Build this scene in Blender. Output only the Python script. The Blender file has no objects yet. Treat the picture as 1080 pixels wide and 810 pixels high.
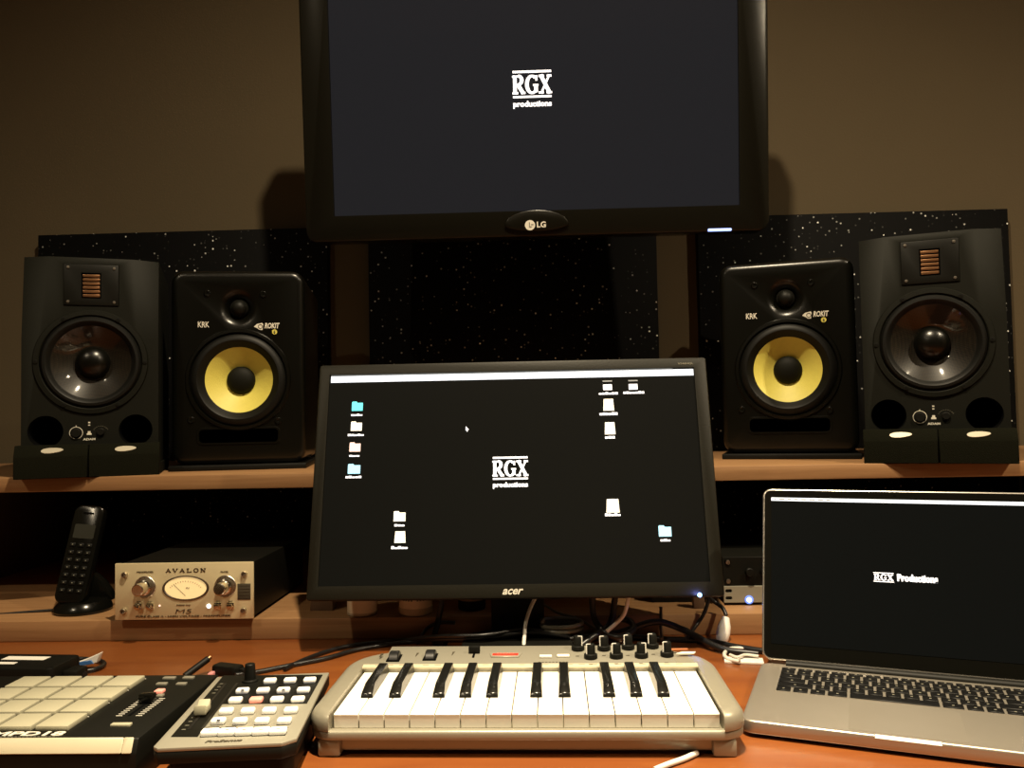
import bpy, bmesh, math, random
from mathutils import Vector, Matrix, Euler
random.seed(7)
sc = bpy.context.scene
COL = sc.collection
R = math.radians
# ------------------------------------------------------------------ camera
DESK = 0.75
CAMZ = DESK + 0.315
F = 874.0
CAM = Vector((0, 0, CAMZ))
yaw, pitch, roll = R(2.0), math.atan(35/874), R(1.1)
fw = Vector((-math.sin(yaw)*math.cos(pitch), math.cos(yaw)*math.cos(pitch), math.sin(pitch)))
r0 = Vector((math.cos(yaw), math.sin(yaw), 0))
u0 = r0.cross(fw)
rt = r0*math.cos(roll) - u0*math.sin(roll)
up = u0*math.cos(roll) + r0*math.sin(roll)
def ray(u, v):
    return (fw + rt*((u-540)/F) + up*((405-v)/F))
def proj(p):
    d = Vector(p)-CAM
    z = d.dot(fw)
    return (540+F*d.dot(rt)/z, 405-F*d.dot(up)/z)
def WY(u, v, Y):
    d = ray(u, v); return CAM + d*((Y-CAM.y)/d.y)
def WZ(u, v, Z):
    d = ray(u, v); return CAM + d*((Z-CAM.z)/d.z)
cd = bpy.data.cameras.new('camera'); cam = bpy.data.objects.new('camera', cd); COL.objects.link(cam)
cd.sensor_fit = 'HORIZONTAL'; cd.sensor_width = 36; cd.lens = 36*F/1080; cd.clip_start = 0.02
m3 = Matrix((rt, up, -fw)).transposed()
cam.matrix_world = Matrix.Translation(CAM) @ m3.to_4x4()
sc.camera = cam

# ------------------------------------------------------------------ materials
def mat(name, col, rough=.5, metal=0., emit=None, estr=1., spec=.5, coat=0., var=0., vscale=40., bump=0., bscale=300., coat_rough=.1):
    m = bpy.data.materials.new(name); m.use_nodes = True
    nt = m.node_tree; b = nt.nodes['Principled BSDF']
    c = (*col, 1)
    b.inputs['Base Color'].default_value = c
    b.inputs['Roughness'].default_value = rough
    b.inputs['Metallic'].default_value = metal
    b.inputs['Specular IOR Level'].default_value = spec
    b.inputs['Coat Weight'].default_value = coat
    b.inputs['Coat Roughness'].default_value = coat_rough
    if emit:
        b.inputs['Emission Color'].default_value = (*emit, 1)
        b.inputs['Emission Strength'].default_value = estr
    tc = nt.nodes.new('ShaderNodeTexCoord')
    if var or not emit:
        n = nt.nodes.new('ShaderNodeTexNoise'); n.inputs['Scale'].default_value = vscale; n.inputs['Detail'].default_value = 4
        nt.links.new(tc.outputs['Object'], n.inputs['Vector'])
        rr = nt.nodes.new('ShaderNodeMapRange')
        rr.inputs['To Min'].default_value = 1-max(var, .04); rr.inputs['To Max'].default_value = 1+max(var, .04)
        nt.links.new(n.outputs['Fac'], rr.inputs['Value'])
        h = nt.nodes.new('ShaderNodeHueSaturation'); h.inputs['Color'].default_value = c
        nt.links.new(rr.outputs['Result'], h.inputs['Value'])
        nt.links.new(h.outputs['Color'], b.inputs['Base Color'])
    if bump:
        n2 = nt.nodes.new('ShaderNodeTexNoise'); n2.inputs['Scale'].default_value = bscale; n2.inputs['Detail'].default_value = 3
        nt.links.new(tc.outputs['Object'], n2.inputs['Vector'])
        bp = nt.nodes.new('ShaderNodeBump'); bp.inputs['Strength'].default_value = bump; bp.inputs['Distance'].default_value = .002
        nt.links.new(n2.outputs['Fac'], bp.inputs['Height']); nt.links.new(bp.outputs['Normal'], b.inputs['Normal'])
    return m
def wood(name, c1, c2, rough, scale=(1.2, 30, 30), coat=0., wscale=1.0, coat_rough=.1):
    m = bpy.data.materials.new(name); m.use_nodes = True
    nt = m.node_tree; b = nt.nodes['Principled BSDF']
    tc = nt.nodes.new('ShaderNodeTexCoord'); mp = nt.nodes.new('ShaderNodeMapping'); mp.inputs['Scale'].default_value = scale
    nt.links.new(tc.outputs['Object'], mp.inputs['Vector'])
    n = nt.nodes.new('ShaderNodeTexNoise'); n.inputs['Scale'].default_value = 3*wscale; n.inputs['Detail'].default_value = 8; n.inputs['Distortion'].default_value = .6
    nt.links.new(mp.outputs['Vector'], n.inputs['Vector'])
    cr = nt.nodes.new('ShaderNodeValToRGB'); cr.color_ramp.elements[0].position = .3; cr.color_ramp.elements[1].position = .72
    cr.color_ramp.elements[0].color = (*c1, 1); cr.color_ramp.elements[1].color = (*c2, 1)
    nt.links.new(n.outputs['Fac'], cr.inputs['Fac']); nt.links.new(cr.outputs['Color'], b.inputs['Base Color'])
    b.inputs['Roughness'].default_value = rough; b.inputs['Coat Weight'].default_value = coat; b.inputs['Coat Roughness'].default_value = coat_rough
    return m
def granite():
    m = bpy.data.materials.new('sparkling_black_granite'); m.use_nodes = True
    nt = m.node_tree; b = nt.nodes['Principled BSDF']
    tc = nt.nodes.new('ShaderNodeTexCoord')
    v = nt.nodes.new('ShaderNodeTexVoronoi'); v.inputs['Scale'].default_value = 120
    nt.links.new(tc.outputs['Object'], v.inputs['Vector'])
    lt = nt.nodes.new('ShaderNodeMath'); lt.operation = 'LESS_THAN'; lt.inputs[1].default_value = .23
    nt.links.new(v.outputs['Distance'], lt.inputs[0])
    sp = nt.nodes.new('ShaderNodeSeparateColor'); nt.links.new(v.outputs['Color'], sp.inputs['Color'])
    pw = nt.nodes.new('ShaderNodeMath'); pw.operation = 'POWER'; pw.inputs[1].default_value = 12
    nt.links.new(sp.outputs['Red'], pw.inputs[0])
    mu = nt.nodes.new('ShaderNodeMath'); mu.operation = 'MULTIPLY'
    nt.links.new(lt.outputs[0], mu.inputs[0]); nt.links.new(pw.outputs[0], mu.inputs[1])
    mx = nt.nodes.new('ShaderNodeMix'); mx.data_type = 'RGBA'
    mx.inputs[6].default_value = (.003, .003, .003, 1); mx.inputs[7].default_value = (1, 1, .95, 1)
    nt.links.new(mu.outputs[0], mx.inputs[0]); nt.links.new(mx.outputs[2], b.inputs['Base Color'])
    b.inputs['Roughness'].default_value = .6; b.inputs['Specular IOR Level'].default_value = .08
    return m
def carbon():
    m = bpy.data.materials.new('woven_carbon_cone'); m.use_nodes = True
    nt = m.node_tree; b = nt.nodes['Principled BSDF']
    tc = nt.nodes.new('ShaderNodeTexCoord'); mp = nt.nodes.new('ShaderNodeMapping')
    mp.inputs['Rotation'].default_value = (0, R(45), 0)
    ch = nt.nodes.new('ShaderNodeTexChecker'); ch.inputs['Scale'].default_value = 420
    ch.inputs['Color1'].default_value = (.014, .011, .007, 1); ch.inputs['Color2'].default_value = (.004, .0035, .0025, 1)
    nt.links.new(tc.outputs['Object'], mp.inputs['Vector']); nt.links.new(mp.outputs['Vector'], ch.inputs['Vector'])
    nt.links.new(ch.outputs['Color'], b.inputs['Base Color'])
    b.inputs['Roughness'].default_value = .42; b.inputs['Specular IOR Level'].default_value = .25; b.inputs['Coat Weight'].default_value = .7; b.inputs['Coat Roughness'].default_value = .06
    return m
M = dict(
    wall=mat('brown_painted_wall', (.088, .064, .032), .9, var=.06, vscale=6, bump=.15, bscale=220),
    ceil=mat('ceiling_paint', (.5, .46, .38), .9), floor=wood('floor_boards', (.09, .05, .03), (.16, .09, .05), .4, (1, 12, 1)),
    granite=granite(), carbon=carbon(),
    desk=wood('cherry_desk_veneer', (.185, .050, .0105), (.25, .078, .016), .36, (2, 14, 14), coat=.4, coat_rough=.25),
    oak=wood('light_oak_laminate', (.27, .140, .058), (.38, .21, .095), .5, (1.6, 45, 45)),
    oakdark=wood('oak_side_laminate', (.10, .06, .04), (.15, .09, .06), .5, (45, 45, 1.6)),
    blackgloss=mat('gloss_black_plastic', (.004, .004, .003), .2, spec=.35),
    tvframe=mat('piano_black_bezel', (.006, .0055, .0035), .25, spec=.3),
    monframe=mat('matte_olive_black_bezel', (.010, .0095, .0055), .5, spec=.3, bump=.1),
    black=mat('black_plastic', (.005, .005, .0035), .5, spec=.2),
    blackmatte=mat('matte_black_vinyl', (.0052, .0055, .003), .6, spec=.16, bump=.12, bscale=900),
    krkbody=mat('satin_black_cabinet', (.0022, .0022, .0012), .28, spec=.45, bump=.05, bscale=700),
    rubber=mat('black_rubber', (.004, .004, .003), .5, spec=.25), cable=mat('black_cable_sheath', (.008, .008, .008), .35),
    foam=mat('charcoal_foam', (.0065, .0067, .0036), .95, spec=.06, var=.2, vscale=400, bump=.5, bscale=900),
    hole=mat('dark_cavity', (.002, .002, .002), .9, spec=.05),
    yellow=mat('yellow_aramid_cone', (.70, .62, .12), .5, var=.06, vscale=120, bump=.2, bscale=500),
    copper=mat('copper_foil', (.30, .15, .07), .35, metal=.8),
    chrome=mat('chrome', (.75, .70, .6), .18, metal=1), steel=mat('brushed_steel', (.5, .45, .38), .35, metal=1),
    screw=mat('dark_screw', (.05, .05, .05), .3, metal=.8),
    gold=mat('champagne_aluminium', (.80, .69, .43), .42, metal=.35, var=.03),
    goldlip=mat('engraved_dark', (.05, .03, .015), .5), meter=mat('lit_meter_dial', (.8, .65, .35), .5, emit=(1, .72, .32), estr=.55),
    silverkb=mat('silver_painted_plastic', (.33, .31, .24), .34, metal=.35, bump=.05),
    silverpan=mat('grey_panel_plastic', (.20, .19, .15), .5), tray=mat('tray_plastic', (.22, .20, .14), .25),
    white=mat('white_key_plastic', (.92, .89, .80), .28), bkey=mat('black_key_plastic', (.007, .007, .006), .22),
    cream=mat('cream_rubber_pad', (.40, .38, .27), .6), creamstrip=mat('cream_painted_strip', (.52, .47, .33), .4),
    creamjar=mat('cream_jar_plastic', (.80, .66, .46), .5), beige=mat('beige_label', (.50, .39, .26), .6),
    fader=mat('light_silver_face', (.33, .315, .25), .42, metal=.3), btn=mat('white_button', (.9, .88, .82), .4, emit=(1, .97, .9), estr=.12),
    btnred=mat('red_lit_button', (.8, .35, .3), .4, emit=(1, .25, .15), estr=.5), redlit=mat('red_light', (.6, .05, .03), .4, emit=(1, .08, .04), estr=1.3),
    redseg=mat('red_digits', (.5, .02, .01), .4, emit=(.9, .05, .02), estr=.6),
    alu=mat('anodised_aluminium', (.48, .44, .37), .36, metal=.75, bump=.03), aluedge=mat('polished_aluminium_edge', (.75, .72, .66), .25, metal=.9),
    lapkey=mat('black_laptop_key', (.003, .003, .003), .5, spec=.2), pad=mat('trackpad_aluminium', (.46, .42, .35), .36, metal=.7),
    tvscreen=mat('tv_glass', (.004, .004, .005), .07, spec=.3, emit=(.0128, .0128, .0145), estr=1.0), scr=mat('display_panel', (.003, .003, .003), .6, spec=.06, emit=(.0030, .0031, .0020), estr=1.0),
    lscr=mat('laptop_display', (.002, .002, .002), .3, spec=.05, emit=(.0030, .0036, .0030), estr=1.0),
    glow=mat('lit_white_pixels', (.8, .8, .8), .5, emit=(.95, .95, 1), estr=1.15), glowbar=mat('lit_menu_bar', (.6, .65, .7), .5, emit=(.75, .85, 1), estr=.9),
    teal=mat('lit_teal_pixels', (.1, .6, .6), .5, emit=(.15, .75, .8), estr=1), blueicon=mat('lit_blue_pixels', (.3, .7, .9), .5, emit=(.45, .8, 1), estr=1),
    peach=mat('lit_peach_pixels', (.9, .6, .5), .5, emit=(1, .75, .62), estr=1), warmw=mat('lit_warm_pixels', (.9, .85, .7), .5, emit=(1, .93, .75), estr=1.1),
    grey=mat('lit_grey_pixels', (.3, .3, .3), .5, emit=(.12, .14, .14), estr=1),
    blueled=mat('blue_led', (.1, .2, 1), .4, emit=(.22, .42, 1), estr=6), whiteled=mat('white_led', (1, 1, 1), .4, emit=(1, .97, .9), estr=2.5),
    print_white=mat('white_print', (.75, .72, .62), .6), print_dim=mat('dim_print', (.22, .21, .16), .6), print_dark=mat('dark_print', (.06, .05, .03), .6),
    paper=mat('white_paper', (.85, .82, .75), .6), bluep=mat('blue_plastic', (.05, .16, .42), .35), pink=mat('pink_tab', (.7, .3, .3), .5),
    whitecab=mat('white_cable_sheath', (.75, .72, .64), .4), greycab=mat('grey_cable_sheath', (.14, .13, .10), .35),
    lcd=mat('phone_lcd', (.02, .02, .014), .3), tan=mat('tan_block', (.15, .09, .055), .6), purple=mat('purple_cloth', (.25, .02, .12), .5),
    rain=mat('orange_sticker', (.6, .2, .08), .5), teal_st=mat('teal_sticker', (.08, .3, .25), .5),
)
# ------------------------------------------------------------------ mesh helpers
def nb(): return bmesh.new()
def box(bm, x0, x1, y0, y1, z0, z1, bev=0, seg=2):
    t = bmesh.new()
    vs = [t.verts.new((x, y, z)) for x in (x0, x1) for y in (y0, y1) for z in (z0, z1)]
    for f in ((0, 1, 3, 2), (4, 6, 7, 5), (0, 4, 5, 1), (2, 3, 7, 6), (0, 2, 6, 4), (1, 5, 7, 3)):
        t.faces.new([vs[i] for i in f])
    if bev: bmesh.ops.bevel(t, geom=t.edges[:], offset=bev, segments=seg, profile=.5, affect='EDGES')
    join(bm, t); return bm
def join(bm, t, mx=None):
    if mx is not None: bmesh.ops.transform(t, matrix=mx, verts=t.verts[:])
    me = bpy.data.meshes.new('tmp'); t.to_mesh(me); t.free(); bm.from_mesh(me); bpy.data.meshes.remove(me); return bm
def prism(bm, pts, a, b, ax='z', bev=0, seg=2, mx=None):
    """polygon pts extruded from a to b along ax: 'z' pts=(x,y); 'y' pts=(x,z); 'x' pts=(y,z)"""
    t = bmesh.new()
    def P(p, q): return {'z': (p[0], p[1], q), 'y': (p[0], q, p[1]), 'x': (q, p[0], p[1])}[ax]
    A = [t.verts.new(P(p, a)) for p in pts]; B = [t.verts.new(P(p, b)) for p in pts]
    n = len(pts); t.faces.new(A); t.faces.new(B[::-1])
    for i in range(n): t.faces.new((A[i], B[i], B[(i+1) % n], A[(i+1) % n]))
    bmesh.ops.recalc_face_normals(t, faces=t.faces[:])
    if bev: bmesh.ops.bevel(t, geom=t.edges[:], offset=bev, segments=seg, profile=.5, affect='EDGES')
    join(bm, t, mx); return bm
def lathe(bm, prof, c=(0, 0, 0), ax='y', n=40, sx=1.0, mx=None):
    """prof: (radius, offset along ax)"""
    t = bmesh.new(); rings = []
    for r, d in prof:
        if r < 1e-6: rings.append([t.verts.new((0, 0, d))]); continue
        rings.append([t.verts.new((r*sx*math.cos(2*math.pi*i/n), r*math.sin(2*math.pi*i/n), d)) for i in range(n)])
    for a, b in zip(rings, rings[1:]):
        for i in range(n):
            j = (i+1) % n
            if len(a) == 1 and len(b) == 1: continue
            if len(a) == 1: t.faces.new((a[0], b[i], b[j]))
            elif len(b) == 1: t.faces.new((a[i], a[j], b[0]))
            else: t.faces.new((a[i], a[j], b[j], b[i]))
    bmesh.ops.recalc_face_normals(t, faces=t.faces[:])
    rot = {'z': Matrix.Identity(4), 'y': Matrix.Rotation(R(-90), 4, 'X'), 'x': Matrix.Rotation(R(90), 4, 'Y')}[ax]
    m = Matrix.Translation(Vector(c)) @ rot
    if mx is not None: m = mx @ m
    join(bm, t, m); return bm
def disc_cyl(bm, c, r, d0, d1, ax='y', n=32, bev=0., sx=1.0):
    if bev:
        s = 1 if d1 > d0 else -1
        return lathe(bm, [(0, d0), (r-bev, d0), (r, d0+s*bev), (r, d1-s*bev), (r-bev, d1), (0, d1)], c, ax, n, sx)
    return lathe(bm, [(0, d0), (r, d0), (r, d1), (0, d1)], c, ax, n, sx)
def torus_ring(bm, c, R1, r, ax='y', n=48, k=10):
    return lathe(bm, [(R1+r*math.cos(2*math.pi*i/k), r*math.sin(2*math.pi*i/k)) for i in range(k+1)], c, ax, n)
def rrect(x0, x1, z0, z1, r, n=6, corners=(1, 1, 1, 1)):
    pts = []
    for (cx, cz, a0, on) in ((x1-r, z1-r, 0, corners[0]), (x0+r, z1-r, 90, corners[1]), (x0+r, z0+r, 180, corners[2]), (x1-r, z0+r, 270, corners[3])):
        if not on:
            pts.append((cx+r*(1 if a0 in (0, 270) else -1), cz+r*(1 if a0 in (0, 90) else -1))); continue
        for i in range(n+1):
            a = R(a0+90*i/n); pts.append((cx+r*math.cos(a), cz+r*math.sin(a)))
    return pts
def catmull(pts, k=8):
    P = [Vector(p) for p in pts]; P = [P[0]*2-P[1]]+P+[P[-1]*2-P[-2]]; out = []
    for i in range(1, len(P)-2):
        for j in range(k):
            t = j/k; a, b, c, d = P[i-1:i+3]
            out.append(.5*((2*b)+(c-a)*t+(2*a-5*b+4*c-d)*t*t+(3*b-a-3*c+d)*t**3))
    out.append(P[-2]); return out
def tube(bm, pts, r, k=8, n=10, smooth=True):
    P = catmull(pts, k) if smooth else [Vector(p) for p in pts]
    t = bmesh.new(); rings = []
    nrm = None
    for i, p in enumerate(P):
        d = (P[min(i+1, len(P)-1)]-P[max(i-1, 0)]).normalized()
        if nrm is None:
            nrm = d.cross(Vector((0, 0, 1)))
            if nrm.length < .1: nrm = d.cross(Vector((1, 0, 0)))
        nrm = (nrm - d*nrm.dot(d)).normalized(); bn = d.cross(nrm)
        rings.append([t.verts.new(p+(nrm*math.cos(2*math.pi*j/n)+bn*math.sin(2*math.pi*j/n))*r) for j in range(n)])
    for a, b in zip(rings, rings[1:]):
        for j in range(n): t.faces.new((a[j], a[(j+1) % n], b[(j+1) % n], b[j]))
    t.faces.new(rings[0][::-1]); t.faces.new(rings[-1])
    join(bm, t); return bm
def stroke(bm, p0, p1, w, y0, y1):
    a, b = Vector(p0), Vector(p1); d = (b-a).normalized(); nn = Vector((-d.y, d.x))*w/2
    prism(bm, [tuple(a-nn), tuple(b-nn), tuple(b+nn), tuple(a+nn)], y0, y1, 'y')
def finish(me):
    for p in me.polygons: p.use_smooth = True
    me.set_sharp_from_angle(angle=R(38))
def part(name, bm, m, parent=None, label=None, loc=None, rot=None):
    me = bpy.data.meshes.new(name); bmesh.ops.recalc_face_normals(bm, faces=bm.faces[:]); bm.to_mesh(me); bm.free(); finish(me)
    me.materials.append(m)
    o = bpy.data.objects.new(name, me); COL.objects.link(o)
    if parent is not None: o.parent = parent
    if label: o['label'] = label
    if loc: o.location = loc
    if rot: o.rotation_euler = rot
    return o
def tag(o, label, cat, group=None, kind=None):
    o['label'] = label; o['category'] = cat
    if group: o['group'] = group
    if kind: o['kind'] = kind
    return o
def thing(name, label, cat, loc=(0, 0, 0), rot=(0, 0, 0), group=None):
    o = bpy.data.objects.new(name, None); COL.objects.link(o); o.location = loc; o.rotation_euler = rot; o.empty_display_size = .05
    return tag(o, label, cat, group)
def struct(name, bm, m):
    o = part(name, bm, m); o['kind'] = 'structure'; return o
def mxof(o):
    m = Matrix.LocRotScale(o.location, o.rotation_euler, None)
    return mxof(o.parent) @ m if o.parent else m
def px(o, u, v, ax=1, val=0.):
    """point on a local plane of o seen at pixel (u, v)"""
    inv = mxof(o).inverted(); a = inv @ CAM; d = inv.to_3x3() @ ray(u, v)
    return a + d*((val-a[ax])/d[ax])
def cut(bm, cutters):
    me = bpy.data.meshes.new('b'); bmesh.ops.recalc_face_normals(bm, faces=bm.faces[:]); bm.to_mesh(me); bm.free(); o = bpy.data.objects.new('b', me); COL.objects.link(o)
    cs = []
    for c in cutters:
        cm = bpy.data.meshes.new('c'); bmesh.ops.recalc_face_normals(c, faces=c.faces[:]); c.to_mesh(cm); c.free(); co = bpy.data.objects.new('c', cm); COL.objects.link(co); cs.append(co)
        md = o.modifiers.new('x', 'BOOLEAN'); md.operation = 'DIFFERENCE'; md.object = co; md.solver = 'EXACT'
    dg = bpy.context.evaluated_depsgraph_get(); ev = o.evaluated_get(dg)
    nm = bpy.data.meshes.new_from_object(ev)
    out = bmesh.new(); out.from_mesh(nm)
    for q in cs+[o]:
        d = q.data; bpy.data.objects.remove(q); bpy.data.meshes.remove(d)
    bpy.data.meshes.remove(nm)
    return out
def text(name, s, size, m, parent, loc, rot=(R(90), 0, 0), ext=.0003, width=None, shear=0., bold=0., height=None, label=None, align='CENTER'):
    cu = bpy.data.curves.new('t', 'FONT'); cu.body = s; cu.size = size; cu.align_x = align; cu.align_y = 'CENTER'; cu.extrude = ext
    cu.shear = shear; cu.offset = bold; cu.resolution_u = 3
    o = bpy.data.objects.new('t', cu); COL.objects.link(o)
    dg = bpy.context.evaluated_depsgraph_get(); me = bpy.data.meshes.new_from_object(o.evaluated_get(dg))
    bpy.data.objects.remove(o); bpy.data.curves.remove(cu)
    xs = [v.co.x for v in me.vertices]; ys = [v.co.y for v in me.vertices]
    w = max(xs)-min(xs); h = max(ys)-min(ys); cx = (max(xs)+min(xs))/2; cy = (max(ys)+min(ys))/2
    sx = width/w if width else 1; sy = height/h if height else (sx if width else 1)
    for v in me.vertices: v.co.x = (v.co.x-cx)*sx; v.co.y = (v.co.y-cy)*sy
    me.name = name; me.materials.clear(); me.materials.append(m)
    q = bpy.data.objects.new(name, me); COL.objects.link(q); q.parent = parent; q.location = loc; q.rotation_euler = rot
    if label: q['label'] = label
    return q
def copy_tree(o, parent=None):
    c = o.copy(); COL.objects.link(c); c.parent = parent
    for ch in list(o.children): copy_tree(ch, c)
    return c
def serif(bm, ch, x, z, w, h, y0, y1, t=None):
    """serif capitals drawn from strokes in a w x h cell with lower-left corner (x, z)"""
    t = t or h*.2; th = t*.55; s = th
    S = lambda a, b, c, d, ww: stroke(bm, (x+a*w, z+b*h), (x+c*w, z+d*h), ww, y0, y1)
    e = s/2/h
    def arc(cx, cz, rx, rz, a0, a1, ww, wv=None, n=12):
        for i in range(n):
            a, b = R(a0+(a1-a0)*i/n), R(a0+(a1-a0)*(i+1.15)/n)
            k = abs(math.cos((a+b)/2)); S(cx+rx*math.cos(a), cz+rz*math.sin(a), cx+rx*math.cos(b), cz+rz*math.sin(b), (ww*k+th*(1-k)))
    if ch == 'R':
        S(.22, 0, .22, 1, t); S(.02, e, .46, e, s); S(.02, 1-e, .5, 1-e, s); S(.22, .5, .5, .5, s)
        arc(.48, .75, .26, .235, -90, 90, t); S(.45, .5, .84, .03, t); S(.68, e, 1, e, s)
    elif ch == 'G':
        arc(.5, .5, .38, .46, 50, 322, t, n=20); S(.80, .08, .80, .46, t); S(.58, .46, .98, .46, s); S(.84, .70, .84, .98, s)
    elif ch == 'X':
        S(.16, 1, .84, 0, t); S(.82, 1, .18, 0, th); S(.0, 1-e, .42, 1-e, s); S(.62, 1-e, .98, 1-e, s); S(.0, e, .38, e, s); S(.58, e, 1, e, s)
    elif ch == 'A':
        S(.5, 1, .12, 0, th); S(.46, 1, .86, 0, t); S(.25, .34, .7, .34, s); S(0, e, .3, e, s); S(.66, e, 1, e, s)
    elif ch == 'V':
        S(.12, 1, .5, 0, t); S(.88, 1, .52, 0, th); S(0, 1-e, .32, 1-e, s); S(.7, 1-e, 1, 1-e, s)
    elif ch == 'L':
        S(.25, 0, .25, 1, t); S(.05, 1-e, .5, 1-e, s); S(.05, e, .92, e, s); S(.92, 0, .92, .3, s)
    elif ch == 'O':
        arc(.5, .5, .4, .46, 0, 360, t, n=22)
    elif ch == 'N':
        S(.18, 0, .18, 1, th); S(.16, 1, .82, 0, t); S(.84, 0, .84, 1, th); S(0, e, .36, e, s); S(0, 1-e, .22, 1-e, s); S(.66, 1-e, 1, 1-e, s)

# ------------------------------------------------------------------ room
WALLY = 1.86; PY = 1.832; CEIL = 2.80; LX = 2.1; BY = -2.4
struct('wall_back', box(nb(), -LX-.1, LX+.1, WALLY, WALLY+.1, 0, CEIL), M['wall'])
struct('wall_left', box(nb(), -LX-.1, -LX, BY, WALLY, 0, CEIL), M['wall'])
struct('wall_right', box(nb(), LX, LX+.1, BY, WALLY, 0, CEIL), M['wall'])
struct('wall_front', box(nb(), -LX-.1, LX+.1, BY-.1, BY, 0, CEIL), M['wall'])
struct('floor', box(nb(), -LX-.1, LX+.1, BY-.1, WALLY+.1, -.1, 0), M['floor'])
struct('ceiling', box(nb(), -LX-.1, LX+.1, BY-.1, WALLY+.1, CEIL, CEIL+.1), M['ceil'])

# ------------------------------------------------------------------ desk, riser, shelf
t = thing('studio_desk', 'glossy orange brown cherry wood desk under all the equipment', 'desk', (0, 0, 0))
part('desktop', box(nb(), -1.25, 1.25, .42, PY-.001, DESK-.03, DESK, .003), M['desk'], t)
for s in (-1, 1): part('side_panel', box(nb(), s*1.2-.0125, s*1.2+.0125, .5, WALLY-.01, 0, DESK-.03, .001), M['desk'], t)
part('modesty_panel', box(nb(), -1.187, 1.187, WALLY-.06, WALLY-.04, .25, DESK-.03), M['desk'], t)
RY = 1.20; RZ = DESK+.030
tag(part('desk_riser', box(nb(), -1.03, 1.03, RY, PY-.001, DESK, RZ, .0015), M['oak']), 'low light oak riser board lying along the back of the desk', 'riser')
SY = 1.297; SZ = CAMZ-.082
t = thing('speaker_shelf', 'long light oak shelf carrying the four speakers', 'shelf', (0, 0, 0))
part('shelf_board', box(nb(), -1.25, 1.25, SY, PY-.001, SZ-.0227, SZ, .0015), M['oak'], t)
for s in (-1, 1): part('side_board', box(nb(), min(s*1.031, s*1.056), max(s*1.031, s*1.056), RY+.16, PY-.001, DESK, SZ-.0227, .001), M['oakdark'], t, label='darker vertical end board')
# granite panels on the wall
def panel(ul, ur, vtl, vbot, label):
    a = WY(ul, vtl, PY); b = WY(ur, vtl, PY)
    zt = ZT; zb = WY((ul+ur)/2, vbot, PY).z
    o = part('granite_panel', box(nb(), a.x, b.x, PY, WALLY-.001, zb, zt, .0015), M['granite']); tag(o, label, 'wall panel', 'sparkly black granite panels on the wall')
ZT = (WY(40, 247, PY).z+WY(1063, 221, PY).z)/2
panel(40, 345, 247, 578, 'sparkly black wall panel behind the pair of speakers beside the phone end')
panel(388, 692, 243, 600, 'sparkly black wall panel directly below and behind the television')
panel(735, 1063, 225, 600, 'sparkly black wall panel behind the pair of speakers above the laptop')

# ------------------------------------------------------------------ television
TY = 1.50
a = WY(323, 253, TY); b = WY(812, 246, TY)
TW = (b.x-a.x); TVX = (a.x+b.x)/2; TVZ = (a.z+b.z)/2; TH = TW*.65
tv = thing('television', 'large glossy black flat television mounted high on the wall', 'television', (TVX, TY, TVZ), (R(5), 0, 0))
hw = TW/2; bz = .053; bb = .047
fr = prism(nb(), rrect(-hw, hw, 0, TH, .02, corners=(1, 1, 1, 1)), 0, .045, 'y', .004, 2)
fr = cut(fr, [box(nb(), -hw+bz, hw-bz, -.02, .006, bb, TH-bz)])
part('frame', fr, M['tvframe'], tv)
part('back_shell', box(nb(), -hw+.06, hw-.06, .046, .085, .05, TH-.05, .015), M['black'], tv)
part('screen', box(nb(), -hw+bz+.0005, hw-bz-.0005, .004, .0059, bb+.0005, TH-bz-.0005), M['tvscreen'], tv)
p = px(tv, 566, 237); bump_ = prism(nb(), [(p.x+.058*math.cos(R(a_)), p.z+(.026*math.sin(R(a_)) if a_ < 180 else .012*math.sin(R(a_)))) for a_ in range(0, 360, 15)], -.006, .0, 'y', .002)
part('logo_bump', bump_, M['tvframe'], tv)
p = px(tv, 559, 237.5, 1, -.0065)
part('logo_disc', disc_cyl(nb(), (p.x, -.006, p.z), .0092, 0, -.0008, n=28), M['print_white'], tv, label='round cream badge with a small face of lines')
lg = nb(); stroke(lg, (p.x-.001, p.z+.005), (p.x-.001, p.z-.003), .0012, -.0075, -.0067); stroke(lg, (p.x-.001, p.z-.003), (p.x+.003, p.z-.003), .0012, -.0075, -.0067)
stroke(lg, (p.x+.002, p.z+.001), (p.x+.0065, p.z+.001), .001, -.0075, -.0067)
part('badge_lines', lg, M['print_dark'], tv)
p = px(tv, 571, 237.3); text('logo', 'LG', .02, M['print_white'], tv, (p.x, -.0065, p.z), width=.0165, bold=.0006)
p = px(tv, 759, 248); part('status_light', box(nb(), p.x-.021, p.x+.021, -.003, .004, .001, .0055, .001), mat('tv_status_led', (.3, .4, .8), .4, emit=(.3, .42, 1), estr=2.2), tv, label='small glowing blue white status light')
def rgx(parent, uv, y, glow, sub):
    (ul, vt), (ur, vb) = uv
    A = px(parent, ul, vt, 1, y); B = px(parent, ur, vb, 1, y)
    x0, x1, z1, z0 = A.x, B.x, A.z, B.z; W = x1-x0; H = z1-z0
    bm = nb(); lh = .50*H; lz = z0+.375*H; lw = W*.345
    for i, c in enumerate('RGX'): serif(bm, c, x0-W*.02+i*W*.345, lz, lw, lh, y-.0006, y, t=lh*.2)
    box(bm, x0, x1, y-.0006, y, z0+.94*H, z0+H); box(bm, x0, x1, y-.0006, y, z0+.27*H, z0+.325*H)
    part('screen_lettering', bm, glow, parent, label='white serif letters RGX between two lines')
    text('screen_caption', sub, .01, glow, parent, ((x0+x1)/2, y-.0004, z0+.085*H), width=W*1.0, height=.20*H, bold=.00045)
rgx(tv, ((540.5, 75), (582, 113)), .0038, M['glow'], 'productions')
p = TH*.5
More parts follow.
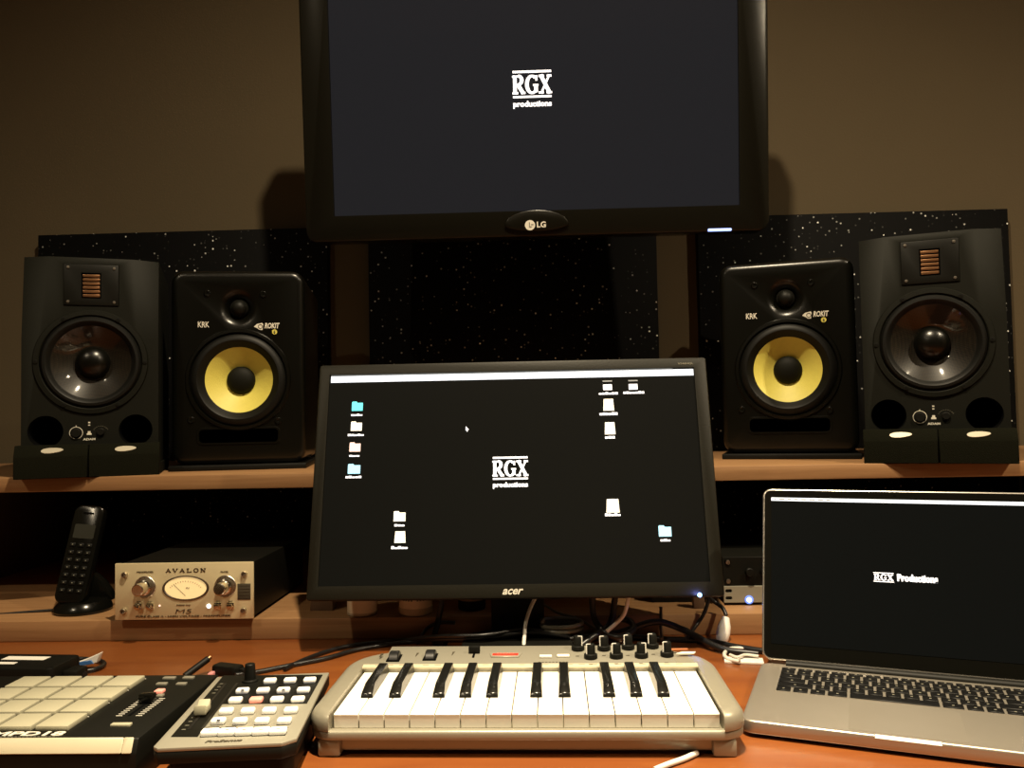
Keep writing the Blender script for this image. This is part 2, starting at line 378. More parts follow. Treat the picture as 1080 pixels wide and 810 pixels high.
part('wall_mount', join(box(nb(), -.12, .12, .0851, .10, p-.12, p+.12, .004), box(nb(), -.03, .03, .10, .30, p-.05, p-.01, .004)), M['black'], tv)
mp_ = tv.matrix_basis
part('mount_plate', box(nb(), -.11, .11, .296, .318, p-.16, p+.12, .004), M['black'], tv)

# ------------------------------------------------------------------ computer monitor
MY = 1.112
a = WY(322, 635, MY); b = WY(765, 628, MY)
MW = b.x-a.x; MH = .342
mo = thing('computer_monitor', 'wide matte black desktop monitor with icons on its screen, behind the silver keyboard', 'monitor', ((a.x+b.x)/2, MY, (a.z+b.z)/2), (R(-14.5), 0, 0))
hw = MW/2
il = px(mo, 337, 619.5); ir = px(mo, 748, 612.5); itl = px(mo, 346, 395); itr = px(mo, 733, 387.5)
ix0 = (il.x+itl.x)/2; ix1 = (ir.x+itr.x)/2; iz0 = (il.z+ir.z)/2; iz1 = (itl.z+itr.z)/2
MH = (px(mo, 334, 385).z+px(mo, 745, 376).z)/2
fr = box(nb(), -hw, hw, 0, .022, 0, MH, .004, 2)
fr = cut(fr, [box(nb(), ix0, ix1, -.02, .004, iz0, iz1)])
part('frame', fr, M['monframe'], mo)
part('back_shell', prism(nb(), rrect(-hw+.03, hw-.03, .03, MH-.02, .03), .0221, .045, 'y', .008), M['black'], mo)
sc_ = part('screen', box(nb(), ix0+.0003, ix1-.0003, .0022, .0039, iz0+.0003, iz1-.0003), M['scr'], mo)
def srect(parent, u0, v0, u1, v1, m, name='screen_icon', y=.0021, r=0, label=None):
    A = px(parent, u0, v0, 1, y); B = px(parent, u1, v1, 1, y); bm = nb()
    if r: prism(bm, rrect(A.x, B.x, B.z, A.z, r*abs(A.z-B.z)), y-.0006, y, 'y')
    else: box(bm, A.x, B.x, y-.0006, y, B.z, A.z)
    return part(name, bm, m, parent, label=label)
A = px(mo, 349, 395.5, 1, .0021); B = px(mo, 732, 394, 1, .0021); zt = iz1-.0022
part('menu_bar', box(nb(), ix0+.002, ix1-.001, .0014, .0021, zt-.0095, zt), M['glowbar'], mo, label='pale blue white menu bar')
part('window_line', box(nb(), ix0+.002, ix1-.03, .0014, .0021, zt+.0008, zt+.0018), M['grey'], mo)
def folder(u, v, w, h, m, lab, caption_w, name='folder_icon'):
    A = px(mo, u-w/2, v-h/2, 1, .0021); B = px(mo, u+w/2, v+h/2, 1, .0021); bm = nb()
    W = B.x-A.x; H = A.z-B.z
    prism(bm, [(A.x, B.z), (B.x, B.z), (B.x, A.z-H*.14), (A.x+W*.5, A.z-H*.14), (A.x+W*.42, A.z), (A.x+W*.05, A.z), (A.x, A.z-H*.08)], .0014, .0021, 'y')
    o = part(name, bm, m, mo, label=lab)
    return o
def disk(u, v, w, h, lab):
    A = px(mo, u-w/2, v-h/2, 1, .0021); B = px(mo, u+w/2, v+h/2, 1, .0021)
    W = B.x-A.x
    return part('drive_icon', prism(nb(), [(A.x-W*.04, B.z), (B.x+W*.04, B.z), (B.x-W*.03, A.z), (A.x+W*.03, A.z)], .0014, .0021, 'y'), M['warmw'], mo, label=lab)
def caption(u, v, w, h=3.0):
    # a row of small unreadable glyph blocks, as file names look
    bm = nb(); n = max(3, int(w/3)); A = px(mo, u-w/2, v-h/2, 1, .0021); B = px(mo, u+w/2, v+h/2, 1, .0021); W = (B.x-A.x)/n
    for i in range(n):
        k = random.uniform(.55, 1); box(bm, A.x+i*W, A.x+(i+.88)*W, .0014, .0021, B.z, B.z+(A.z-B.z)*k)
    part('icon_caption', bm, M['glow'], mo)
folder(377, 428.5, 11, 9.5, M['teal'], 'teal folder icon', 14); caption(376.5, 437.5, 12, 2.2)
folder(376, 449.5, 11, 9.5, M['warmw'], 'cream folder icon', 18); caption(375.5, 458.5, 17, 2.4)
folder(374.5, 471.5, 11, 9.5, M['peach'], 'peach folder icon', 12); caption(374, 480.5, 11, 2.2)
folder(373.5, 494.5, 12.5, 10, M['blueicon'], 'pale blue folder icon', 17); caption(373, 503, 17, 2.4)
folder(421.5, 544.5, 12, 10.5, M['warmw'], 'white folder icon', 11); caption(421.5, 554, 11, 2.2)
disk(422, 566.5, 10.5, 12, 'white drive icon'); caption(421.5, 577.5, 17.5, 2.8)
for (u, v) in ((641.5, 408.5), (668.5, 408)):
    srect(mo, u-5.5, v-2.8, u+4, v+2.8, M['glow']); srect(mo, u-6, v-7, u+4, v-6, M['grey'])
caption(641.8, 414.8, 20.5, 2.3); caption(668.5, 413.8, 22.5, 2.5)
disk(641.8, 427, 11, 12, 'white drive icon'); caption(642, 436.3, 19.5, 2.8)
disk(643.3, 451.8, 11, 12.5, 'white drive icon'); caption(643.5, 461, 11, 3)
disk(646.3, 533.5, 13.5, 14, 'white drive icon'); caption(646.5, 542.8, 17, 2.8)
folder(701.3, 560, 14, 11.5, M['blueicon'], 'pale blue folder icon', 11); caption(702, 569.6, 11, 2.6)
rgx(mo, ((519.8, 482), (557, 514.5)), .0021, M['glow'], 'productions')
A = px(mo, 492, 452.5, 1, .0021)
part('mouse_pointer', prism(nb(), [(A.x-.001, A.z+.004), (A.x+.0035, A.z-.001), (A.x+.0014, A.z-.0012), (A.x+.002, A.z-.0035), (A.x+.0006, A.z-.0038), (A.x, A.z-.0015), (A.x-.001, A.z-.0025)], .0014, .0021, 'y'), M['glow'], mo)
p = px(mo, 541, 624, 1, -.0004); text('logo', 'acer', .012, M['print_white'], mo, (p.x, -.0004, p.z), width=.028, height=.0075, shear=.35, bold=.0003)
p = px(mo, 723, 383.5, 1, -.0004); text('model_text', 'V246HQL', .006, M['print_dim'], mo, (p.x, -.0003, p.z), width=.022, height=.0034, bold=.0001)
p = px(mo, 738, 627.5, 1, 0); part('power_light', lathe(nb(), [(0, -.0022), (.002, -.0018), (.003, 0), (.003, .001)], (p.x, 0, p.z), 'y', 16), M['blueled'], mo, label='glowing blue power light')
part('button_row', box(nb(), p.x-.052, p.x-.008, -.0006, .0005, p.z-.0008, p.z+.0002), M['black'], mo)
# stand
mi = mxof(mo).inverted(); tilt = mo.rotation_euler.x
neck = nb(); prism(neck, [(1.171, DESK+.012), (1.194, DESK+.012), (1.194, DESK+.085), (1.232, DESK+.20), (1.204, DESK+.20), (1.171, DESK+.075)], -.037, .037, 'x', .002)
base = nb(); prism(base, rrect(-.075, .075, 1.03, 1.195, .04), DESK+.0003, DESK+.0125, 'z', .003, 2)
nx = WY(543, 650, 1.17).x+.004
for nm, bm in (('stand_neck', neck), ('stand_base', base)):
    bmesh.ops.transform(bm, matrix=mi @ Matrix.Translation((nx, 0, 0)), verts=bm.verts[:]); part(nm, bm, M['black'], mo)

# ------------------------------------------------------------------ speakers
def solve_xy(uL, uR, v, w, yawr, z):
    X, Y = WY((uL+uR)/2, v, 1.4).x, 1.4
    c, s = math.cos(yawr)*w/2, math.sin(yawr)*w/2
    def e(X, Y): return (proj((X-c, Y-s, z))[0]-uL, proj((X+c, Y+s, z))[0]-uR)
    for _ in range(12):
        a = e(X, Y); h = 1e-4; bx_ = e(X+h, Y); by_ = e(X, Y+h)
        j = ((bx_[0]-a[0])/h, (by_[0]-a[0])/h, (bx_[1]-a[1])/h, (by_[1]-a[1])/h); det = j[0]*j[3]-j[1]*j[2]
        X -= (a[0]*j[3]-j[1]*a[1])/det; Y -= (j[0]*a[1]-j[2]*a[0])/det
    return X, Y
AW, AH, AD = .201, .337, .26
PADF = .019
yl = R(21)
X, Y = solve_xy(22, 167, 380, AW, yl, CAMZ)
print('adam left', X, Y)
ad = thing('ribbon_tweeter_speaker', 'black speaker with copper ribbon tweeter and carbon cone above the phone', 'speaker', (X, Y, SZ+PADF), (0, 0, yl), 'black ribbon tweeter studio speakers')
def adam(t):
    hw = AW/2
    bm = nb()
    for s in (-1, 1):
        for q in ((s*hw, .018, AH), (s*.062, 0, AH-.001), (s*.062, .001, AH), (s*hw, 0, AH*.60), (s*hw, 0, .0), (s*hw, AD, 0), (s*hw, AD, AH), (s*.058, .003, AH)): bm.verts.new(q)
    bmesh.ops.convex_hull(bm, input=bm.verts[:])
    bmesh.ops.dissolve_limit(bm, angle_limit=R(2), verts=bm.verts[:], edges=bm.edges[:])
    wz = .166
    cz = .054; cx = .066
    cutters = [disc_cyl(nb(), (0, 0, wz), .076, -.05, .07, n=64), disc_cyl(nb(), (-cx, 0, cz), .0255, -.05, .09, n=40), disc_cyl(nb(), (cx, 0, cz), .0255, -.05, .09, n=40),
               box(nb(), -.041, .041, -.05, .0015, .258, .326, 0)]
    bm = cut(bm, cutters)
    part('cabinet', bm, M['blackmatte'], t)
    part('woofer_frame', lathe(nb(), [(.0755, .03), (.0755, -.002), (.077, -.0035), (.084, -.003), (.0855, 0), (.0755, .0015)], (0, 0, wz), 'y', 64), M['blackmatte'], t)
    for k in range(6):
        a_ = R(0+60*k); part('screw', lathe(nb(), [(0, -.0042), (.0015, -.0040), (.0016, -.0046), (.0035, -.0044), (.0038, -.0025), (.0038, 0)], (.080*math.cos(a_), 0, wz+.080*math.sin(a_)), 'y', 12), M['black'], t)
    part('surround', lathe(nb(), [(.0755, .001), (.0745, -.001), (.071, -.005), (.067, -.0055), (.063, -.003), (.061, .001), (.0595, .002)], (0, 0, wz), 'y', 64), M['rubber'], t)
    prof = [(.0605, .0015)]+[(.0605-.0345*i/12, .0015+.018*(1-(1-i/12)**1.25)) for i in range(1, 13)]
    part('woofer_cone', lathe(nb(), prof+[(.02, .020), (0, .021)], (0, 0, wz), 'y', 72), M['carbon'], t, label='glossy woven carbon cone')
    part('dust_cap', lathe(nb(), [(.0265, .0205)]+[(.0262*math.cos(R(a_)), .0195-.019*math.sin(R(a_))) for a_ in range(0, 91, 9)], (0, 0, wz), 'y', 48), M['krkbody'], t)
    part('tweeter_plate', cut(box(nb(), -.0405, .0405, -.002, .0013, .2585, .3255, .001), [box(nb(), -.0145, .0145, -.02, .02, .270, .312)]), M['black'], t)
    part('tweeter_plate_recess', box(nb(), -.016, .016, .0014, .0018, .268, .314), M['hole'], t)
    rb = nb()
    for i in range(6): box(rb, -.0125, .0125, -.0008, .0013, .2725+i*.0065, .2725+i*.0065+.0043, .0004)
    part('ribbon', rb, M['copper'], t, label='striped copper ribbon tweeter')
    for s in (-1, 1):
        for z in (.264, .320): part('screw', lathe(nb(), [(0, -.0033), (.0022, -.003), (.0026, -.002)], (s*.034, 0, z), 'y', 10), M['steel'], t)
    for s in (-1, 1):
        part('port', lathe(nb(), [(.0253, 0), (.0245, .003), (.024, .085), (0, .0855)], (s*cx, 0, cz), 'y', 40), M['hole'], t)
    d = nb(); torus_ring(d, (-.022, -.0003, .051), .0095, .0005, n=36, k=5)
    for k in range(1): box(d, -.0225, -.0215, -.001, 0, .0605, .063)
    part('dial_ring', d, M['print_white'], t, label='white printed circle around the power knob')
    part('power_knob', disc_cyl(nb(), (-.022, 0, .051), .0075, 0, -.004, n=28, bev=.001), M['black'], t)
    part('volume_knob', disc_cyl(nb(), (.014, 0, .052), .006, 0, -.004, n=28, bev=.001), M['black'], t)
    d = nb()
    for i in range(9):
        a_ = R(20+140*i/8); box(d, .014+.0105*math.cos(a_)-.0006, .014+.0105*math.cos(a_)+.0006, -.0006, 0, .053+.0085*math.sin(a_)-.0003, .053+.0085*math.sin(a_)+.0003)
    part('dial_ticks', d, M['print_dim'], t)
    lg = nb(); box(lg, -.0045, -.0015, -.0006, 0, .0665, .0685); box(lg, -.0045, -.0015, -.0006, 0, .0625, .0642)
    prism(lg, [(-.0065, .0475), (.0005, .0475), (.0005, .050), (-.001, .0505), (-.001, .0535), (-.005, .0535), (-.005, .0505), (-.0065, .050)], -.0006, 0, 'y')
    part('panel_marks', lg, M['print_white'], t)
    text('logo', 'ADAM', .006, M['print_white'], t, (-.003, -.0004, .0405), width=.018, height=.0035, bold=.0002)
adam(ad)
yr = R(-21)
X2, Y2 = solve_xy(912, 1066, 380, AW, yr, CAMZ)
print('adam right', X2, Y2)
ad2 = copy_tree(ad); ad2.location = (X2, Y2, SZ+PADF); ad2.rotation_euler = (0, 0, yr); ad2['label'] = 'black speaker with copper ribbon tweeter and carbon cone standing above the laptop'
# foam wedges
def foam(parentthing, s, label):
    t = thing('foam_wedge', label, 'foam pad', (0, 0, 0), (0, 0, 0), 'foam isolation pads under the ribbon speakers')
    base = mxof(parentthing) @ Vector((s*.0525, 0, -PADF))
    t.location = base; t.rotation_euler = parentthing.rotation_euler.copy()
    bm = nb()
    # profile in (y, z): floor under the speaker, raised lip in front of it
    prism(bm, [(-.034, 0), (-.034, .034), (-.025, .052), (-.0065, .052), (-.005, PADF-.0005), (.20, PADF-.0005), (.20, 0)], -.0515, .0515, 'x', .0008, 1)
    part('wedge', bm, M['foam'], t)
    ctr = Vector((0, -.0297, .0432)); ang = math.atan2(.016, .012)
    bm = nb(); prism(bm, [(.0160*math.cos(R(a_))+.0015*math.cos(R(2*a_)), .0048*math.sin(R(a_))) for a_ in range(0, 360, 15)], -.0012, .0002, 'y', .0004, 1)
    o = part('badge', bm, mat('silver_badge', (.46, .43, .34), .35, metal=.3), t, label='small oval silver badge', loc=ctr, rot=(-R(26.5), R(-3), 0))
    return t
foam(ad, -1, 'charcoal foam pad with silver badge, wall side, under the speaker above the phone')
foam(ad, 1, 'charcoal foam pad with silver badge, inner side, under the speaker above the phone')
foam(ad2, -1, 'charcoal foam pad with silver badge, inner side, under the speaker above the laptop')
foam(ad2, 1, 'charcoal foam pad with silver badge, wall side, under the speaker above the laptop')

KW, KH, KD = .226, .338, .25
KP = .010
ykl = R(10)
X, Y = solve_xy(180, 322, 390, KW, ykl, CAMZ); print('krk left', X, Y)
kr = thing('yellow_cone_speaker', 'black speaker with yellow cone standing above the gold preamplifier', 'speaker', (X, Y, SZ+KP), (0, 0, ykl), 'black yellow cone studio speakers')
def krk(t):
    hw = KW/2
    wc = px(t, 249.5, 400.4); tc_ = px(t, 248.8, 324.5); wcx = 0.0; wz = wc.z; tz = tc_.z
    print('krk woofer', wc, tc_, px(t, 250, 289).z, px(t, 250, 470).z)
    bm = nb(); prism(bm, rrect(-hw, hw, 0, KH, .022, 6, (1, 1, 1, 1)), 0, KD, 'y')
    ed = [e for e in bm.edges if all(abs(v.co.y) < 1e-5 for v in e.verts)]
    bmesh.ops.bevel(bm, geom=ed, offset=.012, segments=4, profile=.55, affect='EDGES')
    slot = rrect(-.068, .068, .036, .062, .008)
    cutters = [disc_cyl(nb(), (0, 0, wz), .0815, -.05, .06, n=64), lathe(nb(), [(0, -.03), (.035, -.03), (.0335, -.0002), (.027, .003), (.019, .010), (.0165, .016), (0, .016)], (0, 0, tz), 'y', 40),
               prism(nb(), slot, -.05, .12, 'y')]
    bm = cut(bm, cutters)
    part('cabinet', bm, M['krkbody'], t)
    # slim plinth pad
    part('port', cut(prism(nb(), rrect(-.070, .070, .034, .064, .009), -.0015, .002, 'y', .0006, 1), [prism(nb(), rrect(-.0665, .0665, .0375, .0605, .007), -.05, .12, 'y')]), M['krkbody'], t, label='slot shaped bass port with rim')
    part('port_cavity', box(nb(), -.0678, .0678, .118, .1195, .0362, .0618), M['hole'], t)
    part('woofer_frame', lathe(nb(), [(.0812, .02), (.0812, -.001), (.083, -.0035), (.0875, -.003), (.0895, .0), (.0812, .001)], (0, 0, wz), 'y', 64), M['krkbody'], t)
    part('surround', lathe(nb(), [(.0812, .002), (.079, -.001), (.074, -.0055), (.069, -.006), (.065, -.003), (.0605, .003), (.0570, .006)], (0, 0, wz), 'y', 64), M['rubber'], t)
    prof = [(.0575, .0055)]+[(.0575-.034*i/10, .0055+.022*(i/10)) for i in range(1, 11)]
    part('woofer_cone', lathe(nb(), prof+[(0, .030)], (0, 0, wz), 'y', 72), M['yellow'], t, label='bright yellow cone')
    part('dust_cap', lathe(nb(), [(.0246, .027)]+[(.0245*math.cos(R(a_)), .026-.013*math.sin(R(a_))) for a_ in range(0, 91, 9)], (0, 0, wz), 'y', 48), M['blackmatte'], t)
    part('tweeter', lathe(nb(), [(.0162, .016), (.016, .012), (.0145, .008)]+[(.0135*math.cos(R(a_)), .008-.0115*math.sin(R(a_))) for a_ in range(0, 91, 10)], (0, 0, tz), 'y', 36), M['black'], t, label='small black dome tweeter')
    for (u, v) in ((218.7, 309.5), (277.5, 310.5), (201.4, 443.2), (293.5, 443.9)):
        q = px(t, u, v)
        part('screw', lathe(nb(), [(0, .0), (.0012, -.0004), (.0014, -.0016), (.0048, -.0022), (.0060, -.001), (.0062, .0004)], (q.x, 0, q.z), 'y', 18), M['blackgloss'], t)
    q = px(t, 214.8, 342.3); text('maker_logo', 'KRK', .008, M['print_white'], t, (q.x, -.0004, q.z), width=.0190, height=.0100, bold=.0001)
    q = px(t, 287, 343.5); text('model_logo', 'ROKIT', .009, M['print_white'], t, (q.x, -.0006, q.z), width=.0255, height=.0098, shear=.2, bold=.0003)
    q = px(t, 272.8, 344.5); w_ = nb()
    prism(w_, [(q.x-.008, q.z), (q.x-.003, q.z+.0045), (q.x+.006, q.z+.0065), (q.x+.008, q.z+.0045), (q.x+.0065, q.z-.006), (q.x+.001, q.z-.0055), (q.x-.002, q.z-.003)], -.0008, 0, 'y')
    part('logo_fan', w_, M['print_white'], t)
    d = nb(); torus_ring(d, (q.x+.003, -.0009, q.z), .0035, .0006, n=20, k=5); part('logo_fan_ring', d, M['print_dark'], t)
    q = px(t, 289.6, 350); part('number_badge', disc_cyl(nb(), (q.x, 0, q.z), .0044, 0, -.0008, n=24), M['yellow'], t)
    text('badge_number', '6', .006, M['print_dark'], t, (q.x, -.001, q.z), height=.0052, width=.0032, bold=.0001)
krk(kr)
ykr = R(-17)
X2, Y2 = solve_xy(762, 906, 390, KW, ykr, CAMZ); print('krk right', X2, Y2)
kr2 = copy_tree(kr); kr2.location = (X2, Y2, SZ+KP); kr2.rotation_euler = (0, 0, ykr); kr2['label'] = 'black speaker with yellow cone nearest the monitor above the rack units'
for (sp, lab) in ((kr, 'thin black rubber mat under the yellow cone speaker above the gold preamplifier'), (kr2, 'thin black rubber mat under the yellow cone speaker above the rack units')):
    o = part('speaker_mat', box(nb(), -.115, .115, -.012, .22, .0, KP-.0004, .002), M['rubber']); tag(o, lab, 'mat', 'rubber mats under the yellow cone speakers')
    o.location = (sp.location.x, sp.location.y, SZ); o.rotation_euler = sp.rotation_euler.copy()

# ------------------------------------------------------------------ preamp (half-rack, gold face)
AY = 1.187
a = WY(121, 656, AY); b = WY(267.5, 654, AY); top = WY(195, 593.5, AY)
AX = (a.x+b.x)/2; W2 = (b.x-a.x)/2; FZ = .0032
av = thing('preamplifier', 'champagne gold preamplifier with oval meter and two chrome knobs, on the riser', 'preamplifier', (AX, AY, RZ), (0, 0, 0))
HT = top.z-RZ
part('case', box(nb(), -W2+.004, W2-.004, .0041, .26, FZ+.001, HT-.002, .001), M['black'], av)
part('faceplate', box(nb(), -W2, W2, -.0, .004, FZ, HT, .0012), M['gold'], av, label='champagne gold faceplate')
for s in (-1, 1):
    for y in (.05, .23): part('foot', disc_cyl(nb(), (s*.07, y, 0), .008, 0, FZ+.0012, 'z', 16), M['rubber'], av)
def A5(x, y, ysurf=0.): # crop coordinates of the face, 5.684 px per pixel
    return px(av, 100+x/5.684, 580+y/5.684, 1, ysurf)
for (x, y) in ((180, 148), (897, 143), (173, 367), (893, 362)):
    q = A5(x, y); part('screw', lathe(nb(), [(0, -.0022), (.002, -.002), (.0023, -.0046), (.0036, -.0044), (.0042, -.003), (.0044, 0)], (q.x, 0, q.z), 'y', 20), M['steel'], av)
for (x, y) in ((302, 222), (783, 217)):
    q = A5(x, y)
    part('knob_plate', lathe(nb(), [(0, -.0014), (.0150, -.0014), (.0158, -.0006), (.0158, 0)], (q.x, 0, q.z), 'y', 40), M['steel'], av)
    k = part('knob', lathe(nb(), [(0, -.024), (.0075, -.024), (.0085, -.0232), (.0092, -.008), (.0112, -.007), (.0112, -.0014)], (q.x, 0, q.z), 'y', 30), M['chrome'], av, label='chrome knob')
    d = nb()
    for i in range(11):
        a_ = R(-50+280*i/10); box(d, q.x+.0137*math.cos(a_)-.0005, q.x+.0137*math.cos(a_)+.0005, -.0019, -.0012, q.z+.0137*math.sin(a_)-.0005, q.z+.0137*math.sin(a_)+.0005)
    part('knob_scale', d, M['goldlip'], av)
q = A5(545, 228)
part('meter_rim', lathe(nb(), [(.0158, -.0002), (.0166, -.0016), (.0176, -.0012), (.0178, 0), (.0158, 0)], (q.x, 0, q.z), 'y', 48, sx=1.92), M['goldlip'], av)
part('meter_face', lathe(nb(), [(0, -.0004), (.0160, -.0004), (.0160, 0)], (q.x, 0, q.z), 'y', 48, sx=1.92), M['meter'], av, label='lit cream oval meter')
d = nb()
for i in range(15):
    a_ = R(35+110*i/14); c_ = (q.x+.026*math.cos(a_), q.z-.010+.0185*math.sin(a_)); c2 = (q.x+.028*math.cos(a_), q.z-.010+.0205*math.sin(a_)); stroke(d, c_, c2, .0005, -.0008, -.0004)
stroke(d, (q.x, q.z-.011), (q.x-.017, q.z+.005), .0004, -.0010, -.0006)
part('meter_scale', d, M['goldlip'], av)
text('meter_text', 'VU', .004, M['goldlip'], av, (q.x+.003, -.0008, q.z), height=.0022)
q = A5(545, 122); bm = nb(); LW = .0078; GP = .0024; x0 = q.x-(6*LW+5*GP)/2
for i, c in enumerate('AVALON'): serif(bm, c, x0+i*(LW+GP), q.z-.0027, LW, .0054, -.0006, 0, t=.0013)
part('maker_lettering', bm, M['goldlip'], av, label='dark serif letters AVALON')
q = A5(532, 368); text('model_lettering', 'M5', .007, M['goldlip'], av, (q.x, -.0005, q.z), width=.0235, height=.0062, bold=-.0001, shear=.15)
q = A5(530, 397); text('caption', 'PURE CLASS A - HIGH VOLTAGE - PREAMPLIFIER', .004, M['goldlip'], av, (q.x, -.0005, q.z), width=.138, height=.0025)
q = A5(302, 131); text('knob_caption', 'PREAMPLIFIER', .004, M['goldlip'], av, (q.x, -.0005, q.z), width=.024, height=.0017)
q = A5(778, 130); text('knob_caption', 'FILTER', .004, M['goldlip'], av, (q.x, -.0005, q.z), width=.011, height=.0017)
q = A5(532, 330); text('knob_caption', 'MONO MIC', .004, M['goldlip'], av, (q.x, -.0005, q.z), width=.020, height=.0014)
for (x, y) in ((262, 338), (333, 338), (738, 335), (815, 335)):
    q = A5(x, y); part('switch', join(box(nb(), q.x-.005, q.x+.005, -.0016, 0, q.z-.0045, q.z+.0045, .0004), box(nb(), q.x-.0037, q.x+.0037, -.0075, -.0016, q.z-.0015, q.z+.0035, .0005)), M['chrome'], av)
    text('switch_caption', 'SET', .003, M['goldlip'], av, (q.x, -.0005, q.z+.0065), width=.006, height=.0012)
q = A5(683, 337); part('indicator_light', lathe(nb(), [(0, -.002), (.0025, -.0015), (.0032, 0)], (q.x, 0, q.z), 'y', 16), M['whiteled'], av, label='glowing white lamp')
q = A5(388, 335); part('indicator_light', lathe(nb(), [(0, -.001), (.0012, -.0008), (.0015, 0)], (q.x, 0, q.z), 'y', 12), M['peach'], av)
q = A5(895, 250); part('vent_grille', box(nb(), q.x-.0095, q.x+.0095, -.0006, .0, q.z-.0115, q.z+.0115, .0002), M['print_dark'], av, label='dark square on the faceplate')
d = nb()
for i in range(5): box(d, q.x-.0085, q.x+.0085, -.0010, -.0006, q.z-.0095+i*.0045, q.z-.0093+i*.0045)
part('grille_lines', d, M['goldlip'], av)

# ------------------------------------------------------------------ cordless phone
pb = WY(86, 650, 1.26)
cr = thing('charging_cradle', 'black plastic charging cradle holding the cordless phone on the riser', 'phone cradle', (pb.x, 1.265, RZ), (0, 0, R(8)))
bm = nb()
lathe(bm, [(0, 0), (.040, 0), (.042, .004), (.040, .010), (.034, .016), (0, .018)], (0, 0, 0), 'z', 40)
part('base', bm, M['blackgloss'], cr)
bm = nb(); prism(bm, [(-.012, .010), (.044, .010), (.040, .022), (.030, .038), (.016, .052), (.0, .055)], .036, .056, 'y', .004)
bmesh.ops.scale(bm, vec=(1, 1, 1), verts=bm.verts[:])
part('support', join(nb(), bm, Matrix.Translation((-.006, -.018, 0))), M['blackgloss'], cr)
ph = thing('cordless_phone', 'black cordless phone handset leaning in its cradle beside the gold preamplifier', 'phone', (pb.x-.012, 1.250, RZ+.0135), (R(-17), R(6), R(6)))
bm = nb(); prism(bm, rrect(-.0225, .0225, 0, .150, .012), -.010, .010, 'y', .003, 2)
part('body', bm, M['blackgloss'], ph)
part('display', prism(nb(), rrect(-.0155, .0155, .098, .120, .002), -.0108, -.0100, 'y'), M['lcd'], ph, label='dim grey display')
part('earpiece', prism(nb(), rrect(-.008, .008, .136, .139, .0012), -.0106, -.0100, 'y'), M['hole'], ph)
for i in range(7):
    for j in range(3):
        x = -.0125+j*.0125; z = .088-i*.0115
        part('button', box(nb(), x-.0042, x+.0042, -.0116, -.0099, z-.0030, z+.0030, .001), M['black'], ph)
d = nb()
for i in range(7):
    for j in range(3):
        x = -.0125+j*.0125; z = .088-i*.0115; box(d, x-.0008, x+.0008, -.0118, -.0115, z-.0006, z+.0006)
part('button_digits', d, M['print_dim'], ph)

# ------------------------------------------------------------------ drum pad controller
mpd = thing('drum_pad_controller', 'black and cream drum pad controller with rubber pads at the desk corner', 'pad controller', (-.359, .722, DESK), (0, 0, 0))
MWD, MDP, MZ = .250, .188, .040
bm = nb(); prism(bm, [(.004, .0), (.0, .004), (.0, .028), (.005, MZ), (MDP-.004, MZ), (MDP, MZ-.004), (MDP, .004), (MDP-.004, 0)], -MWD, 0, 'x', .0015, 2)
part('case', bm, M['black'], mpd)
bm = nb(); prism(bm, [(-.0014, .0285), (.0045, MZ+.0004), (.0065, MZ+.0003), (.0065, MZ-.001), (.002, .0285)], -MWD+.004, -.0135, 'x', .0008, 1)
part('front_strip', bm, M['creamstrip'], mpd, label='cream strip along the front edge')
bm = nb(); prism(bm, [(-.0014, .0285), (.0045, MZ+.0004), (.0065, MZ+.0003), (.002, .0285)], -.0133, -.0045, 'x', .0008, 1)
part('strip_end', bm, M['creamstrip'], mpd)
PT = MZ+.0045
fr_ = px(mpd, 76.4, 765.5, 2, PT); rr_ = px(mpd, 149.7, 712, 2, PT)
print('mpd pads', fr_, rr_)
px1 = (fr_.x+rr_.x)/2; py0 = fr_.y; pitch_y = (rr_.y-fr_.y+.004)/4; pitch_x = .0345
pad_me = None
for r_ in range(4):
    for c_ in range(4):
        o_loc = (px1-c_*pitch_x-.0155, py0+r_*pitch_y+(pitch_y-.004)/2, MZ-.001)
        if pad_me is None:
            o = part('pad', box(nb(), -.0152, .0152, -(pitch_y-.0045)/2, (pitch_y-.0045)/2, 0, PT-MZ+.001, .0012, 2), M['cream'], mpd, label='cream rubber drum pad', loc=o_loc); pad_me = o
        else:
            o = pad_me.copy(); COL.objects.link(o); o.location = o_loc
bm = nb()
for r_ in range(4):
    for c_ in range(4): box(bm, px1-c_*pitch_x-.004, px1-c_*pitch_x, 0+py0+(r_+1)*pitch_y-.0035, py0+(r_+1)*pitch_y-.0025, MZ, MZ+.0004)
part('pad_marks', bm, M['print_white'], mpd)
q = px(mpd, 32, 772.5, 2, MZ+.0005)
text('model_lettering', 'MPD18', .014, M['print_white'], mpd, (q.x, .0148, MZ+.0005), rot=(0, 0, 0), width=.066, height=.0100, shear=.05, bold=.00035)
bm = nb()
for i in range(18): box(bm, q.x-.032+i*.0034, q.x-.0298+i*.0034, .0080, .0088, MZ, MZ+.0004)
part('caption', bm, M['print_dim'], mpd)
def c3(x, y, z): return px(mpd, x/4.909, 680+y/4.909, 2, z)
for (x, y, w) in ((877, 168, 78), (977, 166, 70), (838, 198, 66), (940, 198, 62), (775, 259, 46), (830, 258, 40), (628, 408, 108)):
    q = c3(x, y, MZ+.002); hw = w/4.909*.00083/2
    part('button', box(nb(), q.x-hw, q.x+hw, q.y-.003, q.y+.003, MZ-.0005, MZ+.0022, .0006), M['cream'] if y in (408,) else M['silverpan'], mpd)
q = c3(828, 236, MZ+.002); part('lit_button', box(nb(), q.x-.0042, q.x+.0042, q.y-.005, q.y+.004, MZ-.0005, MZ+.0028, .0006), M['btnred'], mpd, label='red lit button')
A = c3(770, 280, MZ); B = c3(690, 368, MZ)
